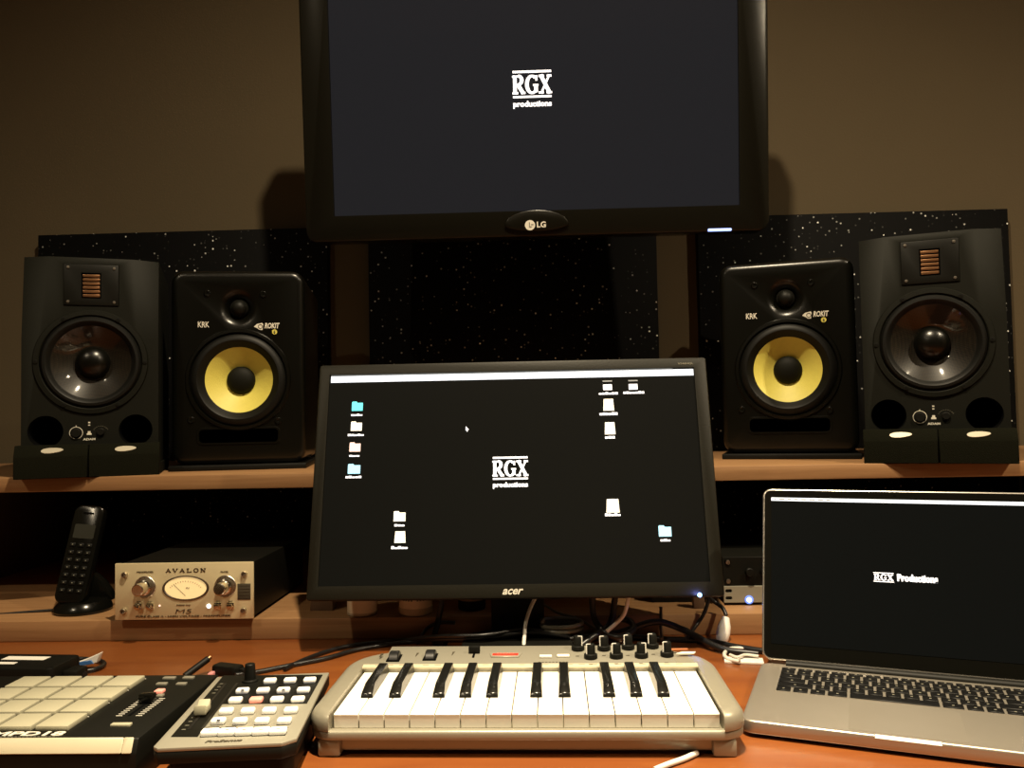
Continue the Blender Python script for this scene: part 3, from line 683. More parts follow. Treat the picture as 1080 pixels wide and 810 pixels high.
part('slider_slot', box(nb(), (A.x+B.x)/2-.0015, (A.x+B.x)/2+.0015, B.y, A.y, MZ-.0002, MZ+.0003), M['hole'], mpd)
bm = nb(); mx_ = (A.x+B.x)/2
for i in range(11):
    y = B.y+(A.y-B.y)*i/10
    for s in (-1, 1): box(bm, mx_+s*.0095-.003, mx_+s*.0095+.003, y-.0005, y+.0005, MZ, MZ+.0003)
part('slider_ticks', bm, M['print_white'], mpd)
part('slider_cap', box(nb(), mx_-.007, mx_+.007, A.y-.016, A.y-.006, MZ+.0004, MZ+.009, .001), M['blackgloss'], mpd)

# ------------------------------------------------------------------ fader controller
fp = thing('fader_controller', 'small silver and black fader controller with rows of white buttons', 'fader controller', (-.275, .715, DESK), (0, 0, R(6)))
FT = .040
a = px(fp, 169, 781, 2, FT); b = px(fp, 311, 778, 2, FT); c = px(fp, 230, 711.5, 2, FT); d = px(fp, 348, 711.5, 2, FT)
print('fader', a, b, c, d)
fx0 = (a.x+c.x)/2; fx1 = (b.x+d.x)/2; fy1 = (c.y+d.y)/2; fy0 = px(fp, 240, 786, 2, FT).y
ch = .010
outl = [(fx0+ch*.5, fy0), (fx1-ch*1.1, fy0), (fx1, fy0+ch*.9), (fx1, fy1), (fx0, fy1), (fx0, fy0+ch*.5)]
part('case', join(prism(nb(), [(x*1.0, y) for x, y in outl], .026, FT-.0035, 'z', .001, 1), (lambda t_: (prism(t_, [(fx0+.012, fy0+.018), (fx1-.016, fy0+.018), (fx1-.006, fy0+.028), (fx1-.004, fy1-.004), (fx0+.004, fy1-.004), (fx0+.006, fy0+.026)], .0, .026, 'z', .003, 2)))(nb())), M['black'], fp)
part('faceplate', prism(nb(), outl, FT-.0035, FT, 'z', .0008, 2), M['fader'], fp, label='light silver faceplate')
def c4(x, y, z=FT): return px(fp, 160+x/5.684, 690+y/5.684, 2, z)
q1 = c4(430, 130); q2 = c4(1025, 125); q3 = c4(930, 297); q4 = c4(410, 300); q5 = c4(275, 497); q6 = c4(115, 497)
part('dark_panel', prism(nb(), [(q.x, q.y) for q in (q6, q5, q4, q3, q2, q1)], FT, FT+.0005, 'z'), M['black'], fp, label='black inlay around the fader')
bt = None
def btn(x, y, m, w=.0128, h=.0092):
    q = c4(x, y, FT+.003)
    return part('button', box(nb(), q.x-w/2, q.x+w/2, q.y-h/2, q.y+h/2, FT+.0003, FT+.0052, .0018, 3), m, fp)
for (x, y) in ((710, 158), (830, 155), (948, 153), (545, 217), (668, 216), (790, 214), (910, 213), (503, 273), (627, 271), (752, 269), (877, 268)): btn(x, y, M['btnred'] if (x, y) == (627, 271) else M['btn'])
for (x, y) in ((448, 338), (577, 337), (705, 335), (835, 333), (400, 398), (530, 398), (662, 397), (795, 396)): btn(x, y, M['btn'])
qa = c4(290, 493); qb = c4(800, 488); qc = c4(820, 440); qd = c4(325, 440)
part('transport_frame', prism(nb(), [(q.x, q.y) for q in (qa, qb, qc, qd)], FT, FT+.0005, 'z'), M['black'], fp)
for i in range(5): btn(350+i*102, 465-i*2, M['btn'], .0152, .0102)
# glyphs on the white buttons
d = nb()
for (x, y) in ((350, 455), (452, 453), (554, 451), (655, 450), (757, 448), (545, 212), (790, 209), (400, 393)):
    q = c4(x, y, FT+.0053); box(d, q.x-.0016, q.x+.0016, q.y-.0007, q.y+.0007, FT+.0052, FT+.0054)
part('button_glyphs', d, M['print_dark'], fp)
d = nb()
for (x, y) in ((823, 357), (517, 426), (650, 424), (783, 421), (370, 437), (475, 435)):
    q = c4(x, y, FT); box(d, q.x-.005, q.x+.005, q.y-.0008, q.y+.0008, FT, FT+.0002)
part('button_captions', d, M['print_dark'], fp)
q = c4(433, 522, FT); text('maker_lettering', 'PreSonus', .008, M['print_dark'], fp, (q.x, q.y, FT+.0003), rot=(0, 0, 0), width=.031, height=.0048, shear=.2, bold=.0002)
A = c4(478, 178); B = c4(262, 452)
slot = nb()
for off in (-.006, .006):
    prism(slot, [(A.x+off-.0012, A.y), (A.x+off+.0012, A.y), (B.x+off+.0012, B.y), (B.x+off-.0012, B.y)], FT+.0005, FT+.0008, 'z')
part('fader_slot', slot, M['screw'], fp)
d = nb()
for i in range(14):
    tt = i/13
    if .25 < tt < .6: continue
    X_ = A.x+(B.x-A.x)*tt; Y_ = A.y+(B.y-A.y)*tt; box(d, X_-.012, X_-.0085, Y_-.0005, Y_+.0005, FT+.0005, FT+.0007)
part('fader_ticks', d, M['print_dim'], fp)
q = c4(302, 330, FT+.006)
bm = nb(); prism(bm, [(q.y-.008, FT+.003), (q.y-.0075, FT+.012), (q.y-.002, FT+.009), (q.y+.003, FT+.009), (q.y+.009, FT+.013), (q.y+.010, FT+.003)], q.x-.0055, q.x+.0055, 'x', .001, 2)
part('fader_cap', bm, M['cream'], fp, label='cream fader cap')
q = c4(590, 165, FT)
part('pan_knob', lathe(nb(), [(0, .019), (.0045, .019), (.0052, .0182), (.0060, .003), (.0082, .002), (.0085, 0)], (q.x, q.y, FT), 'z', 28), M['black'], fp, label='tall black pan knob')

# ------------------------------------------------------------------ midi keyboard
kb = thing('midi_keyboard', 'silver two octave keyboard with white and black keys in front of the monitor', 'keyboard', (0, 0, DESK), (0, 0, R(-.8)))
a = WZ(332, 804, DESK); b = WZ(783, 798, DESK)
KX = (a.x+b.x)/2; KY = (a.y+b.y)/2; kb.location = (KX, KY, DESK); KWH = (b.x-a.x)/2+.002
KTZ = .037; CH = .0425; LIPZ = .0255
wf = px(kb, 353, 753, 2, KTZ); wr = px(kb, 760, 752, 2, KTZ); bl = px(kb, 381, 711, 2, KTZ); br = px(kb, 733, 706, 2, KTZ)
rl = px(kb, 386, 684, 2, .046); rr2 = px(kb, 745, 678, 2, .046)
print('kb keys', KX, KY, KWH, wf, wr, bl, br, rl, rr2)
kx0 = (wf.x+bl.x)/2; kx1 = (wr.x+br.x)/2; ky0 = (wf.y+wr.y)/2; ky1 = (bl.y+br.y)/2; KD_ = (rl.y+rr2.y)/2
KM = (kx0+kx1)/2
def kout(inset=0., hw=None):
    hw = hw or KWH+.007; pts = []
    for (cx, cy, rad, a0) in ((hw-.062, KD_-.062, .062, 0), (-hw+.062, KD_-.062, .062, 90), (-hw+.026, .026, .026, 180), (hw-.026, .026, .026, 270)):
        for i in range(9):
            a_ = R(a0+90*i/8); rr_ = rad-inset; pts.append((KM+cx+rr_*math.cos(a_), cy+rr_*math.sin(a_)))
    return pts
def slab(z0, z1, r_top, r_bot, hw=None, ins=0.):
    bm = nb(); loops = []
    seq = [(ins+r_bot*(1-math.sin(R(a_))), z0+r_bot*(1-math.cos(R(a_)))) for a_ in (0, 30, 60, 90)]+[(ins+r_top*(1-math.cos(R(a_))), z1-r_top*(1-math.sin(R(a_)))) for a_ in (0, 22.5, 45, 67.5, 90)]
    for (q_, z) in seq: loops.append([bm.verts.new((x, y, z)) for x, y in kout(q_, hw)])
    n_ = len(loops[0])
    for A_, B_ in zip(loops, loops[1:]):
        for k in range(n_): bm.faces.new((A_[k], A_[(k+1) % n_], B_[(k+1) % n_], B_[k]))
    bm.faces.new(loops[0][::-1]); bm.faces.new(loops[-1]); return bm
part('lower_case', slab(.004, .0160, .0015, .003, ins=.009), M['silverkb'], kb)
for s in (-1, 1):
    part('foot', box(nb(), KM+s*(KWH-.015)-.011, KM+s*(KWH-.015)+.011, .004, .03, 0, .0165, .003), M['silverkb'], kb)
    part('rear_foot', disc_cyl(nb(), (KM+s*(KWH-.05), KD_-.04, 0), .01, 0, .005, 'z', 16), M['rubber'], kb)
part('front_lip', cut(slab(.0162, LIPZ, .0035, .002, ins=.001), [box(nb(), kx0-.002, kx1+.002, .007, ky1+.01, LIPZ-.0035, .2)]), M['silverkb'], kb)
part('upper_case', cut(slab(LIPZ-.001, CH, .011, .001), [box(nb(), kx0-.0015, kx1+.0015, -.05, ky1+.001, .010, .2)]), M['silverkb'], kb)
part('tray_floor', box(nb(), kx0-.0015, kx1+.0015, .0072, ky0+.03, LIPZ-.0034, LIPZ-.0022), M['tray'], kb)
PZ0 = CH+.0012; PZ1 = CH+.0052
bm = nb(); prism(bm, [(ky1+.006, CH-.002), (ky1+.006, PZ0), (KD_-.006, PZ1), (KD_-.004, CH-.002)], KM-KWH+.036, KM+KWH-.036, 'x', .0008, 2)
part('control_panel', bm, M['silverpan'], kb)
bm = nb(); prism(bm, [(ky1-.001, CH-.002), (ky1-.001, CH+.0002), (ky1+.0065, CH+.0016), (ky1+.0075, CH-.002)], kx0-.002, kx1+.002, 'x', .0005, 1)
part('ledge', bm, M['creamstrip'], kb)
d = nb()
for i in range(26):
    if i % 4 == 3: continue
    x = kx0+.012+i*(kx1-kx0-.02)/26; box(d, x, x+.007, ky1+.0035, ky1+.0045, CH+.0008, CH+.0013)
part('ledge_captions', d, M['print_dim'], kb)
# white keys
n = 15; kwid = (kx1-kx0)/n
def pan_z(y): return PZ0+(y-ky1-.006)*((PZ1-PZ0)/(KD_-.012-ky1))+.0003
blk = [0, 1, 3, 4, 5, 7, 8, 10, 11, 12]
for i in range(n):
    x0 = kx0+i*kwid
    bm = nb(); prism(bm, [(ky0, KTZ-.0025), (ky0-.0005, KTZ-.0008), (ky0+.001, KTZ), (ky1, KTZ), (ky1, KTZ-.008), (ky0+.002, KTZ-.008), (ky0+.0022, KTZ-.0135), (ky0+.0005, KTZ-.0135)], x0+.0005, x0+kwid-.0005, 'x', .0003, 1)
    if i == n-1:
        pass
    part('white_key', bm, M['white'], kb)
for i in blk:
    xc = kx0+(i+1)*kwid+{0: -.002, 1: .002, 3: -.0025, 4: 0, 5: .0025}[i % 7 if i % 7 in (0, 1, 3, 4, 5) else 0]
    bw = .0062
    t_ = bmesh.new()
    y0_, yk, y1_ = ky0+.043, ky0+.056, ky1-.0005
    z0_, z1_ = KTZ+.0003, KTZ+.0105
    sec = []
    for (y, z, w) in ((y0_, z0_, bw), (y0_+.002, KTZ+.0045, bw*.92), (yk, z1_-.0015, bw*.80), (yk+.004, z1_, bw*.76), (y1_, z1_, bw*.76), (y1_, z0_, bw)):
        sec.append((t_.verts.new((xc-w, y, z)), t_.verts.new((xc+w, y, z))))
    bl_ = t_.verts.new((xc-bw, yk, z0_)); br_ = t_.verts.new((xc+bw, yk, z0_))
    bmesh.ops.convex_hull(t_, input=t_.verts[:])
    bmesh.ops.dissolve_limit(t_, angle_limit=R(2), verts=t_.verts[:], edges=t_.edges[:])
    bmesh.ops.bevel(t_, geom=t_.edges[:], offset=.0005, segments=1, affect='EDGES')
    part('black_key', t_, M['bkey'], kb)
# controls
def kp(u, v):
    q = px(kb, u, v, 2, CH+.0045); q.z = pan_z(q.y); return q
for (u, v) in ((416.5, 691.5), (454.5, 690.5)):
    q = kp(u, v); yc = q.y
    part('wheel_well', box(nb(), q.x-.0075, q.x+.0075, yc-.015, yc+.013, q.z-.0015, q.z+.0003, .0003), M['hole'], kb)
    part('wheel', lathe(nb(), [(0, -.0055), (.0125, -.0055), (.0135, -.0045), (.0135, .0045), (.0125, .0055), (0, .0055)], (q.x, yc-.001, q.z-.0065), 'x', 40), M['screw'], kb, label='dark grey performance wheel')
d = nb()
for (u, v) in ((402, 690), (440, 689.5), (478, 688.5)):
    q = kp(u, v); prism(d, [(q.x-.0008, q.y-.006), (q.x+.0015, q.y+.006), (q.x-.0015, q.y+.006)], q.z-.001, q.z+.0003, 'z')
part('wheel_marks', d, M['print_dark'], kb)
q = kp(500, 689)
part('slider_slot', box(nb(), q.x-.0012, q.x+.0012, q.y-.011, q.y+.012, q.z-.001, q.z+.0003), M['hole'], kb)
part('slider_cap', box(nb(), q.x-.0065, q.x+.0065, q.y+.001, q.y+.007, q.z+.0004, q.z+.008, .001), M['black'], kb)
q = kp(533, 690)
part('display_frame', prism(nb(), [(q.x-.0185, q.y+.007), (q.x-.0155, q.y-.007), (q.x+.0155, q.y-.007), (q.x+.0185, q.y+.007)], q.z-.0015, q.z+.0008, 'z', .0003, 1), M['fader'], kb)
part('display', box(nb(), q.x-.0145, q.x+.0145, q.y-.003, q.y+.004, q.z, q.z+.0012), M['redseg'], kb, label='red lit display')
text('display_digits', '888', .006, M['redlit'], kb, (q.x, q.y+.0005, q.z+.0016), rot=(0, 0, 0), width=.020, height=.0050, ext=.0002)
for (u, v) in ((575.5, 691.5), (594, 691)):
    q = kp(u, v); part('button', box(nb(), q.x-.0070, q.x+.0070, q.y-.003, q.y+.003, q.z-.0005, q.z+.0022, .0008), M['white'], kb)
q = kp(584, 695.5); d = nb()
for i in range(9): box(d, q.x-.017+i*.0038, q.x-.0145+i*.0038, q.y-.001, q.y+.0004, q.z-.001, q.z+.0001)
part('button_captions', d, M['print_dark'], kb)
kn = None
for (u, v) in ((609.6, 685), (637, 685), (662.5, 684), (688, 683), (623, 692), (650, 691.5), (676.5, 691), (703.5, 690)):
    q = kp(u, v)
    k_ = part('knob', lathe(nb(), [(0, .0155), (.0042, .0155), (.0050, .0145), (.0053, .0050), (.0074, .0042), (.0076, .0004), (0, .0004)], (q.x, q.y, q.z), 'z', 24), M['black'], kb)
    a_ = R({609.6: 60, 637: 150, 662.5: 100, 688: 100, 623: 150, 650: 150, 676.5: 60, 703.5: 150}[u]); dx, dy = math.cos(a_), math.sin(a_)
    st = nb(); side = -1 if dx < 0 else 1
    box(st, q.x+side*.0046-.0006, q.x+side*.0046+.0006, q.y-.0035, q.y-.0022, q.z+.005, q.z+.0155)
    box(st, q.x+min(0, side*.0046), q.x+max(0, side*.0046), q.y-.003, q.y-.0018, q.z+.0153, q.z+.0160)
    part('pointer_line', st, M['paper'], k_)
for (u, v) in ((609, 690.5), (637, 690), (662, 690), (689, 689), (623, 697.5), (650, 697), (676, 696.5), (703, 696)):
    q = kp(u, v); part('knob_caption', box(nb(), q.x-.002, q.x+.002, q.y-.0005, q.y+.0008, q.z-.001, q.z+.0001), M['print_dark'], kb)
q = kp(722, 687.5)
part('sticker', prism(nb(), [(q.x-.010, q.y-.003), (q.x+.010, q.y-.0025), (q.x+.013, q.y+.003), (q.x-.002, q.y+.003)], q.z-.001, q.z+.0003, 'z'), M['white'], kb, label='pale shiny sticker')
q = kp(716, 684.5); part('sticker_stripe', prism(nb(), [(q.x-.012, q.y-.002), (q.x+.010, q.y-.0005), (q.x+.010, q.y+.002), (q.x-.012, q.y+.001)], q.z-.001, q.z+.0003, 'z'), M['rain'], kb, label='orange sticker stripe')

# ------------------------------------------------------------------ laptop
LZ = .0165
h0 = WZ(803.5, 698, DESK+LZ)
lp = thing('laptop', 'open silver aluminium laptop with a black keyboard and dark screen', 'laptop', (h0.x, h0.y, DESK), (0, 0, R(-20.5)))
LW_, LD_ = .308, .200; CXL = .148
bm = nb(); prism(bm, [(x, y) for x, y in rrect(0, LW_, -LD_, 0, .012)], .0035, LZ, 'z', .0022, 3)
bm = cut(bm, [box(nb(), CXL-.028, CXL+.028, -LD_-.01, -LD_+.0035, LZ-.0028, LZ+.01)])
part('base', bm, M['alu'], lp)
for (x, y) in ((.02, -.02), (LW_-.02, -.02), (.02, -LD_+.02), (LW_-.02, -LD_+.02)): part('foot', disc_cyl(nb(), (x, y, 0), .008, 0, .004, 'z', 16), M['rubber'], lp)
part('bottom_shell', prism(nb(), rrect(.006, LW_-.006, -LD_+.006, -.006, .012), .0022, .0036, 'z'), M['black'], lp)
part('opening_notch', prism(nb(), [(-LD_+.0034, LZ-.0003), (-LD_+.0034, LZ-.0027), (-LD_+.0004, LZ-.0027)], CXL-.0275, CXL+.0275, 'x'), M['paper'], lp, label='finger notch on the front edge, lamp reflection painted white')  # aluminium notch coloured white, lamp reflection painted into its colour
kx_0, kx_1 = .0235, .2745; ka, kbk = -.017, -.103
q = px(lp, 829, 704.5, 2, LZ); q2 = px(lp, 818, 726.5, 2, LZ); print('lap keys', q, q2, px(lp, 899, 733, 2, LZ), px(lp, 997, 744.5, 2, LZ), px(lp, 1080, 716, 2, LZ), px(lp, 1080, 788, 2, LZ), px(lp, 787, 754, 2, LZ))
part('keyboard_well', prism(nb(), rrect(kx_0-.001, kx_1+.001, kbk-.001, ka+.001, .003), LZ-.0001, LZ+.00025, 'z'), M['alu'], lp)
rows = [('f', 14), ('n', 14), ('q', 14), ('a', 13), ('z', 12), ('s', 8)]
H_ = (ka-kbk); rh = H_/5.55
y = ka
keymap = [
    (.55, [1]*14), (1, [1]*13+[1.5]), (1, [1.5]+[1]*12+[1]), (1, [1.75]+[1]*11+[1.75]), (1, [2.25]+[1]*10+[2.25]), (1, [1, 1, 1, 1.25, 5, 1.25, 1, 1, 1, 1])]
for (hh, ks) in keymap:
    tot = sum(ks); y1 = y; y0 = y-rh*hh; x = kx_0; uw = (kx_1-kx_0)/tot
    for j, k in enumerate(ks):
        x0 = x; x += k*uw
        g = .0014
        ya, yb = y0+g, y1-g*.9
        if len(ks) == 10 and j == 8:
            ymid = (ya+yb)/2
            part('key', box(nb(), x0+g, x-g, ya, ymid-.0006, LZ+.0001, LZ+.0014, .0005, 1), M['lapkey'], lp); ya = ymid+.0006
        part('key', box(nb(), x0+g, x-g, ya, yb, LZ+.0001, LZ+.0014, .0006 if hh > .6 else .0004, 1), M['lapkey'], lp)
    y = y0
d = nb(); y = ka
for (hh, ks) in keymap:
    tot = sum(ks); uw = (kx_1-kx_0)/tot; x = kx_0; yc = y-rh*hh/2
    for k in ks:
        if k != 5: box(d, x+k*uw/2-.0011, x+k*uw/2+.0011, yc-.0008, yc+.0008, LZ+.0014, LZ+.0016)
        x += k*uw
    y -= rh*hh
part('key_glyphs', d, M['print_dim'], lp)
part('trackpad', prism(nb(), rrect(CXL-.050, CXL+.050, -LD_+.006, kbk-.008, .003), LZ-.0001, LZ+.0003, 'z'), M['pad'], lp)
part('hinge', lathe(nb(), [(0, .028), (.0055, .028), (.0055, LW_-.028), (0, LW_-.028)], (0, -.002, LZ-.0005), 'x', 20), M['black'], lp)
LH = .2095
lid = part('lid', cut(prism(nb(), rrect(0, LW_, .0, LH, .010), -.0005, .0055, 'y', .0018, 3), [prism(nb(), rrect(.0022, LW_-.0022, .0022, LH-.0022, .0085), -.01, .0008, 'y')]), M['aluedge'], lp, label='silver lid', loc=(0, .0015, LZ+.003), rot=(R(-19.5), 0, 0))
part('screen_glass', prism(nb(), rrect(.0024, LW_-.0024, .0024, LH-.0024, .0083), .0002, .00078, 'y'), M['blackgloss'], lid)
lt_ = px(lid, 816, 531); lb_ = px(lid, 813, 690); print('lid', lt_, lb_, px(lid, 806, 517), px(lid, 955, 609), px(lid, 806, 600))
dx0 = .0105; dz1 = LH-.0115; dz0 = .019
part('screen', box(nb(), dx0, LW_-dx0, -.0002, .0002, dz0, dz1), M['lscr'], lid)
part('menu_bar', box(nb(), dx0, LW_-dx0, -.0006, -.0002, dz1-.0042, dz1), M['glowbar'], lid, label='thin pale menu bar')
d = nb(); x = dx0+.004
for w_ in (.002, .007, .004, .005, .006, .007, .006, .005):
    box(d, x, x+w_, -.0008, -.0006, dz1-.0030, dz1-.0014); x += w_+.0035
part('menu_text', d, M['grey'], lid)
A = px(lid, 921, 603.5, 1, -.0004); B = px(lid, 943, 614.5, 1, -.0004)
bm = nb(); W = B.x-A.x; H = A.z-B.z
for i, c_ in enumerate('RGX'): serif(bm, c_, A.x+.02*W+i*W*.325, B.z+H*.17, W*.31, H*.66, -.0009, -.0003, t=H*.15)
box(bm, A.x, B.x, -.0009, -.0003, A.z-H*.07, A.z); box(bm, A.x, B.x, -.0009, -.0003, B.z, B.z+H*.07)
part('screen_lettering', bm, M['glow'], lid, label='white serif letters RGX between two lines')
A = px(lid, 946, 606, 1, -.0004); B = px(lid, 989.5, 615, 1, -.0004)
text('screen_caption', 'Productions', .01, M['glow'], lid, ((A.x+B.x)/2, -.0007, (A.z+B.z)/2+.0002), width=B.x-A.x, height=.0085, bold=.0006)
part('camera_dot', disc_cyl(nb(), (LW_/2, 0, LH-.006), .0015, .0002, -.0002, n=12), M['hole'], lid)

# ------------------------------------------------------------------ rack units
RKY = 1.25
a = WY(764, 649, RKY); b = WY(764, 618, RKY); c = WY(764, 588, RKY)
rk = thing('silver_rack_unit', 'silver rack unit with a glowing blue ringed power light, behind the laptop', 'rack unit', (a.x, RKY, RZ))
hU = b.z-RZ-.0004
f0 = .004
def ear_face(h, z0):
    bm = box(nb(), 0, .482, 0, .003, z0, z0+h, .0006, 1)
    cs = []
    for xx in (.0075, .4745):
        for zz in (z0+.007, z0+h-.007): cs.append(prism(nb(), rrect(xx-.005, xx+.005, zz-.0026, zz+.0026, .0025), -.01, .01, 'y'))
    return cut(bm, cs)
part('faceplate', ear_face(hU-f0, f0), M['fader'], rk, label='silver faceplate')
part('case', box(nb(), .002, .480, .0031, .22, f0+.001, hU-.001, .001), M['black'], rk)
for (x, y) in ((.05, .03), (.43, .03), (.05, .2), (.43, .2)): part('foot', disc_cyl(nb(), (x, y, 0), .01, 0, f0+.0012, 'z', 14), M['rubber'], rk)
q = px(rk, 790, 632.5); part('light_ring', torus_ring(nb(), (q.x, -.0005, q.z), .0052, .0011, n=28, k=8), mat('blue_ring', (.1, .2, .8), .4, emit=(.15, .25, .9), estr=1.2), rk, label='blue glowing ring')
part('power_light', disc_cyl(nb(), (q.x, 0, q.z), .0034, 0, -.0018, n=20), M['whiteled'], rk)
rk2 = thing('black_rack_unit', 'black rack unit stacked on top of the silver rack unit', 'rack unit', (a.x, RKY+.001, RZ+hU))
hB = c.z-b.z
part('faceplate', ear_face(hB, .0006), M['black'], rk2)
part('case', box(nb(), .002, .480, .0031, .24, .0006, hB-.001, .001), M['black'], rk2)
for z in (.007, hB-.007): part('screw', lathe(nb(), [(0, -.0025), (.003, -.002), (.0035, 0)], (.0075, 0, z), 'y', 16), M['steel'], rk2)
for i in range(4):
    part('knob', disc_cyl(nb(), (.038+i*.022, 0, hB*.5), .006, 0, -.008, n=20, bev=.001), M['black'], rk2)

# ------------------------------------------------------------------ jars and small boxes under the monitor
def jar(u0, u1, Y, band, label, m=M['creamjar']):
    a = WY(u0, 640, Y); b = WY(u1, 640, Y); r = (b.x-a.x)/2
    t = thing('plastic_jar', label, 'jar', ((a.x+b.x)/2, Y, RZ), group='pale plastic jars under the monitor')
    part('body', lathe(nb(), [(0, 0), (r*.92, 0), (r*.97, .0015), (r, .005), (r, .040), (r*.94, .044), (r*.8, .047), (0, .047)], (0, 0, 0), 'z', 36), m, t)
    part('base_band', lathe(nb(), [(r*.99, .0008), (r*1.012, .0012), (r*1.02, band), (r*.99, band+.0003)], (0, 0, 0), 'z', 36), M['beige'], t, label='darker band round the base')
    part('lid', lathe(nb(), [(0, .0472), (r*.95, .0472), (r, .0485), (r, .056), (r*.95, .058), (0, .058)], (0, 0, 0), 'z', 36), M['creamjar'], t)
    return t, r
jar(366.5, 397.5, 1.226, .004, 'plain cream plastic jar under the monitor, nearest the gold preamplifier')
t, r = jar(421, 456, 1.228, .010, 'cream jar with a dark printed line, under the middle of the monitor')
d = nb()
for i in range(14):
    a_ = R(205+i*10); cx_, cy_ = r*1.005*math.cos(a_), r*1.005*math.sin(a_)
    if i % 5 != 2: prism(d, [(cx_-.0012, cy_-.0006), (cx_+.0012, cy_-.0006), (cx_+.0012, cy_+.0006), (cx_-.0012, cy_+.0006)], .0215, .0245, 'z')
part('printed_line', d, M['print_dark'], t)
q = WY(497.5, 640, 1.25); t = thing('small_tin', 'small black tin with a pale lid standing beside the monitor neck', 'tin', (q.x, 1.252, RZ))
part('body', lathe(nb(), [(0, 0), (.0195, 0), (.0205, .002), (.0205, .014), (0, .014)], (0, 0, 0), 'z', 32), M['black'], t)
part('lid', lathe(nb(), [(0, .0141), (.020, .0141), (.0215, .0155), (.0215, .024), (.020, .026), (0, .026)], (0, 0, 0), 'z', 32), M['beige'], t, label='pale lid')
q = WY(340, 645, 1.25); tag(part('wood_block', box(nb(), q.x-.017, q.x+.017, 1.245, 1.275, RZ, RZ+.045, .001), M['tan']), 'small brown wood block standing at the monitor edge beside the cream jar', 'block')
q = WY(712, 645, 1.27); t = thing('black_adapter_box', 'small black box with a white printed mark under the monitor', 'box', (q.x, 1.275, RZ))
part('case', box(nb(), -.034, .034, 0, .06, 0, .034, .002), M['black'], t)
d = nb(); cxx = -.011; 
for (x0, x1, z0, z1) in ((-.006, .003, .0245, .0255), (-.006, .003, .0205, .0215), (-.006, -.005, .0205, .0255), (.002, .003, .0205, .0255), (-.004, .014, .0155, .0162)): box(d, x0, x1, -.0004, 0, z0, z1)
part('printed_mark', d, M['print_white'], t)
q = WY(736.5, 645, 1.24); tag(part('wooden_peg', box(nb(), q.x-.008, q.x+.008, 1.232, 1.246, RZ, RZ+.030, .001), M['tan']), 'narrow brown wooden peg next to the black box near the silver rack unit', 'peg')

# ------------------------------------------------------------------ clutter at the left back of the desk
q = WZ(18, 702, DESK+.02)
t = thing('power_adapter', 'black power adapter with white labels lying behind the drum pads', 'power adapter', (-.643, 1.008, DESK), (0, 0, R(-4)))
bm = nb(); prism(bm, rrect(-.065, .058, -.030, .030, .008), 0, .028, 'z', .003, 2); part('case', bm, M['black'], t)
part('cord_boot', box(nb(), .0585, .078, -.012, .014, .004, .020, .004), M['black'], t)
part('label', box(nb(), -.030, .026, .002, .016, .0281, .0285), M['paper'], t, label='white label')
part('warning_label', box(nb(), -.030, .0, -.016, -.008, .0281, .0285), M['paper'], t)
a = WZ(64, 699, DESK+.012); b = WZ(94, 688, DESK+.02)
t = thing('ribbon_tag', 'white and blue twisted tag on the cable beside the power adapter', 'tag', (a.x+.008, a.y+.014, DESK+.001))
D = b-a
bm = nb(); prism(bm, [(0, 0), (.007, .008), (.020, .0125), (.038, .020), (.034, .008), (.024, .005), (.010, .002)], -.004, .004, 'y', .0006, 1); part('tab', bm, M['paper'], t)
part('blue_strip', prism(nb(), [(.008, .0045), (.012, .0095), (.028, .0118), (.031, .0072), (.022, .0058)], -.0072, -.0058, 'y', .0004, 1), M['bluep'], t, label='blue strip')
# cables
def cable(pts, r, m, label, cat='cable', group=None, name='cable'):
    o = part(name, tube(nb(), pts, r), m); tag(o, label, cat, group); return o
def DZ(u, v, h=.0): return WZ(u, v, DESK+h)
cz_ = .0032
G = 'black cables on the desk'
cable([(-.563, 1.004, DESK+.012), DZ(78, 696, .006), DZ(100, 696, .004), DZ(110, 700, .0035), DZ(100, 706, .0035), DZ(78, 709, .0035), DZ(60, 709, .0035)], .003, M['cable'], 'black cord curling out of the power adapter', group=G)
cable([tuple(WY(-30, 648.5, 1.25)), tuple(WY(0, 648, 1.25)), tuple(WY(30, 645.5, 1.255)), tuple(WY(56, 643.5, 1.26))], .0022, M['cable'], 'black phone cord running along the riser to the cradle', group='cords on the riser')
pa = WY(132, 600, 1.40); cable([tuple(WY(117, 528, 1.78)), tuple(WY(120, 560, 1.74)), tuple(WY(125, 590, 1.70)), tuple(WY(130, 596, 1.66)), tuple(WY(138, 601, 1.60))], .004, M['cable'], 'black cord hanging down the wall between the phone and the preamplifier', group='cords on the riser')
# pen
a = DZ(195, 714, .004); b = DZ(222, 693, .020)
t = thing('pen', 'black ballpoint pen with a copper tip end leaning on a cable', 'pen', tuple(a))
d = b-a
part('barrel', tube(nb(), [(0, 0, .001), tuple(d*.9)], .0042, smooth=False, n=14), M['black'], t)
part('tip', tube(nb(), [tuple(d*.9), tuple(d*1.0)], .0028, smooth=False, n=12), M['copper'], t, label='copper coloured end')
a = DZ(238, 710, .006)
t = thing('cable_plug', 'black moulded cable plug lying behind the fader controller', 'plug', (a.x, a.y+.012, DESK), (0, 0, R(-20)))
part('body', prism(nb(), rrect(-.022, .018, -.009, .009, .006), 0, .013, 'z', .003, 2), M['black'], t)
part('collar', box(nb(), .0182, .026, -.005, .005, .002, .011, .002), M['rubber'], t)
a = DZ(221, 714, .002); tag(part('pink_tab', box(nb(), a.x-.003, a.x+.003, a.y+.0, a.y+.012, DESK, DESK+.006, .001), M['pink']), 'small pink plastic tab between the drum pads and the fader controller', 'tab')
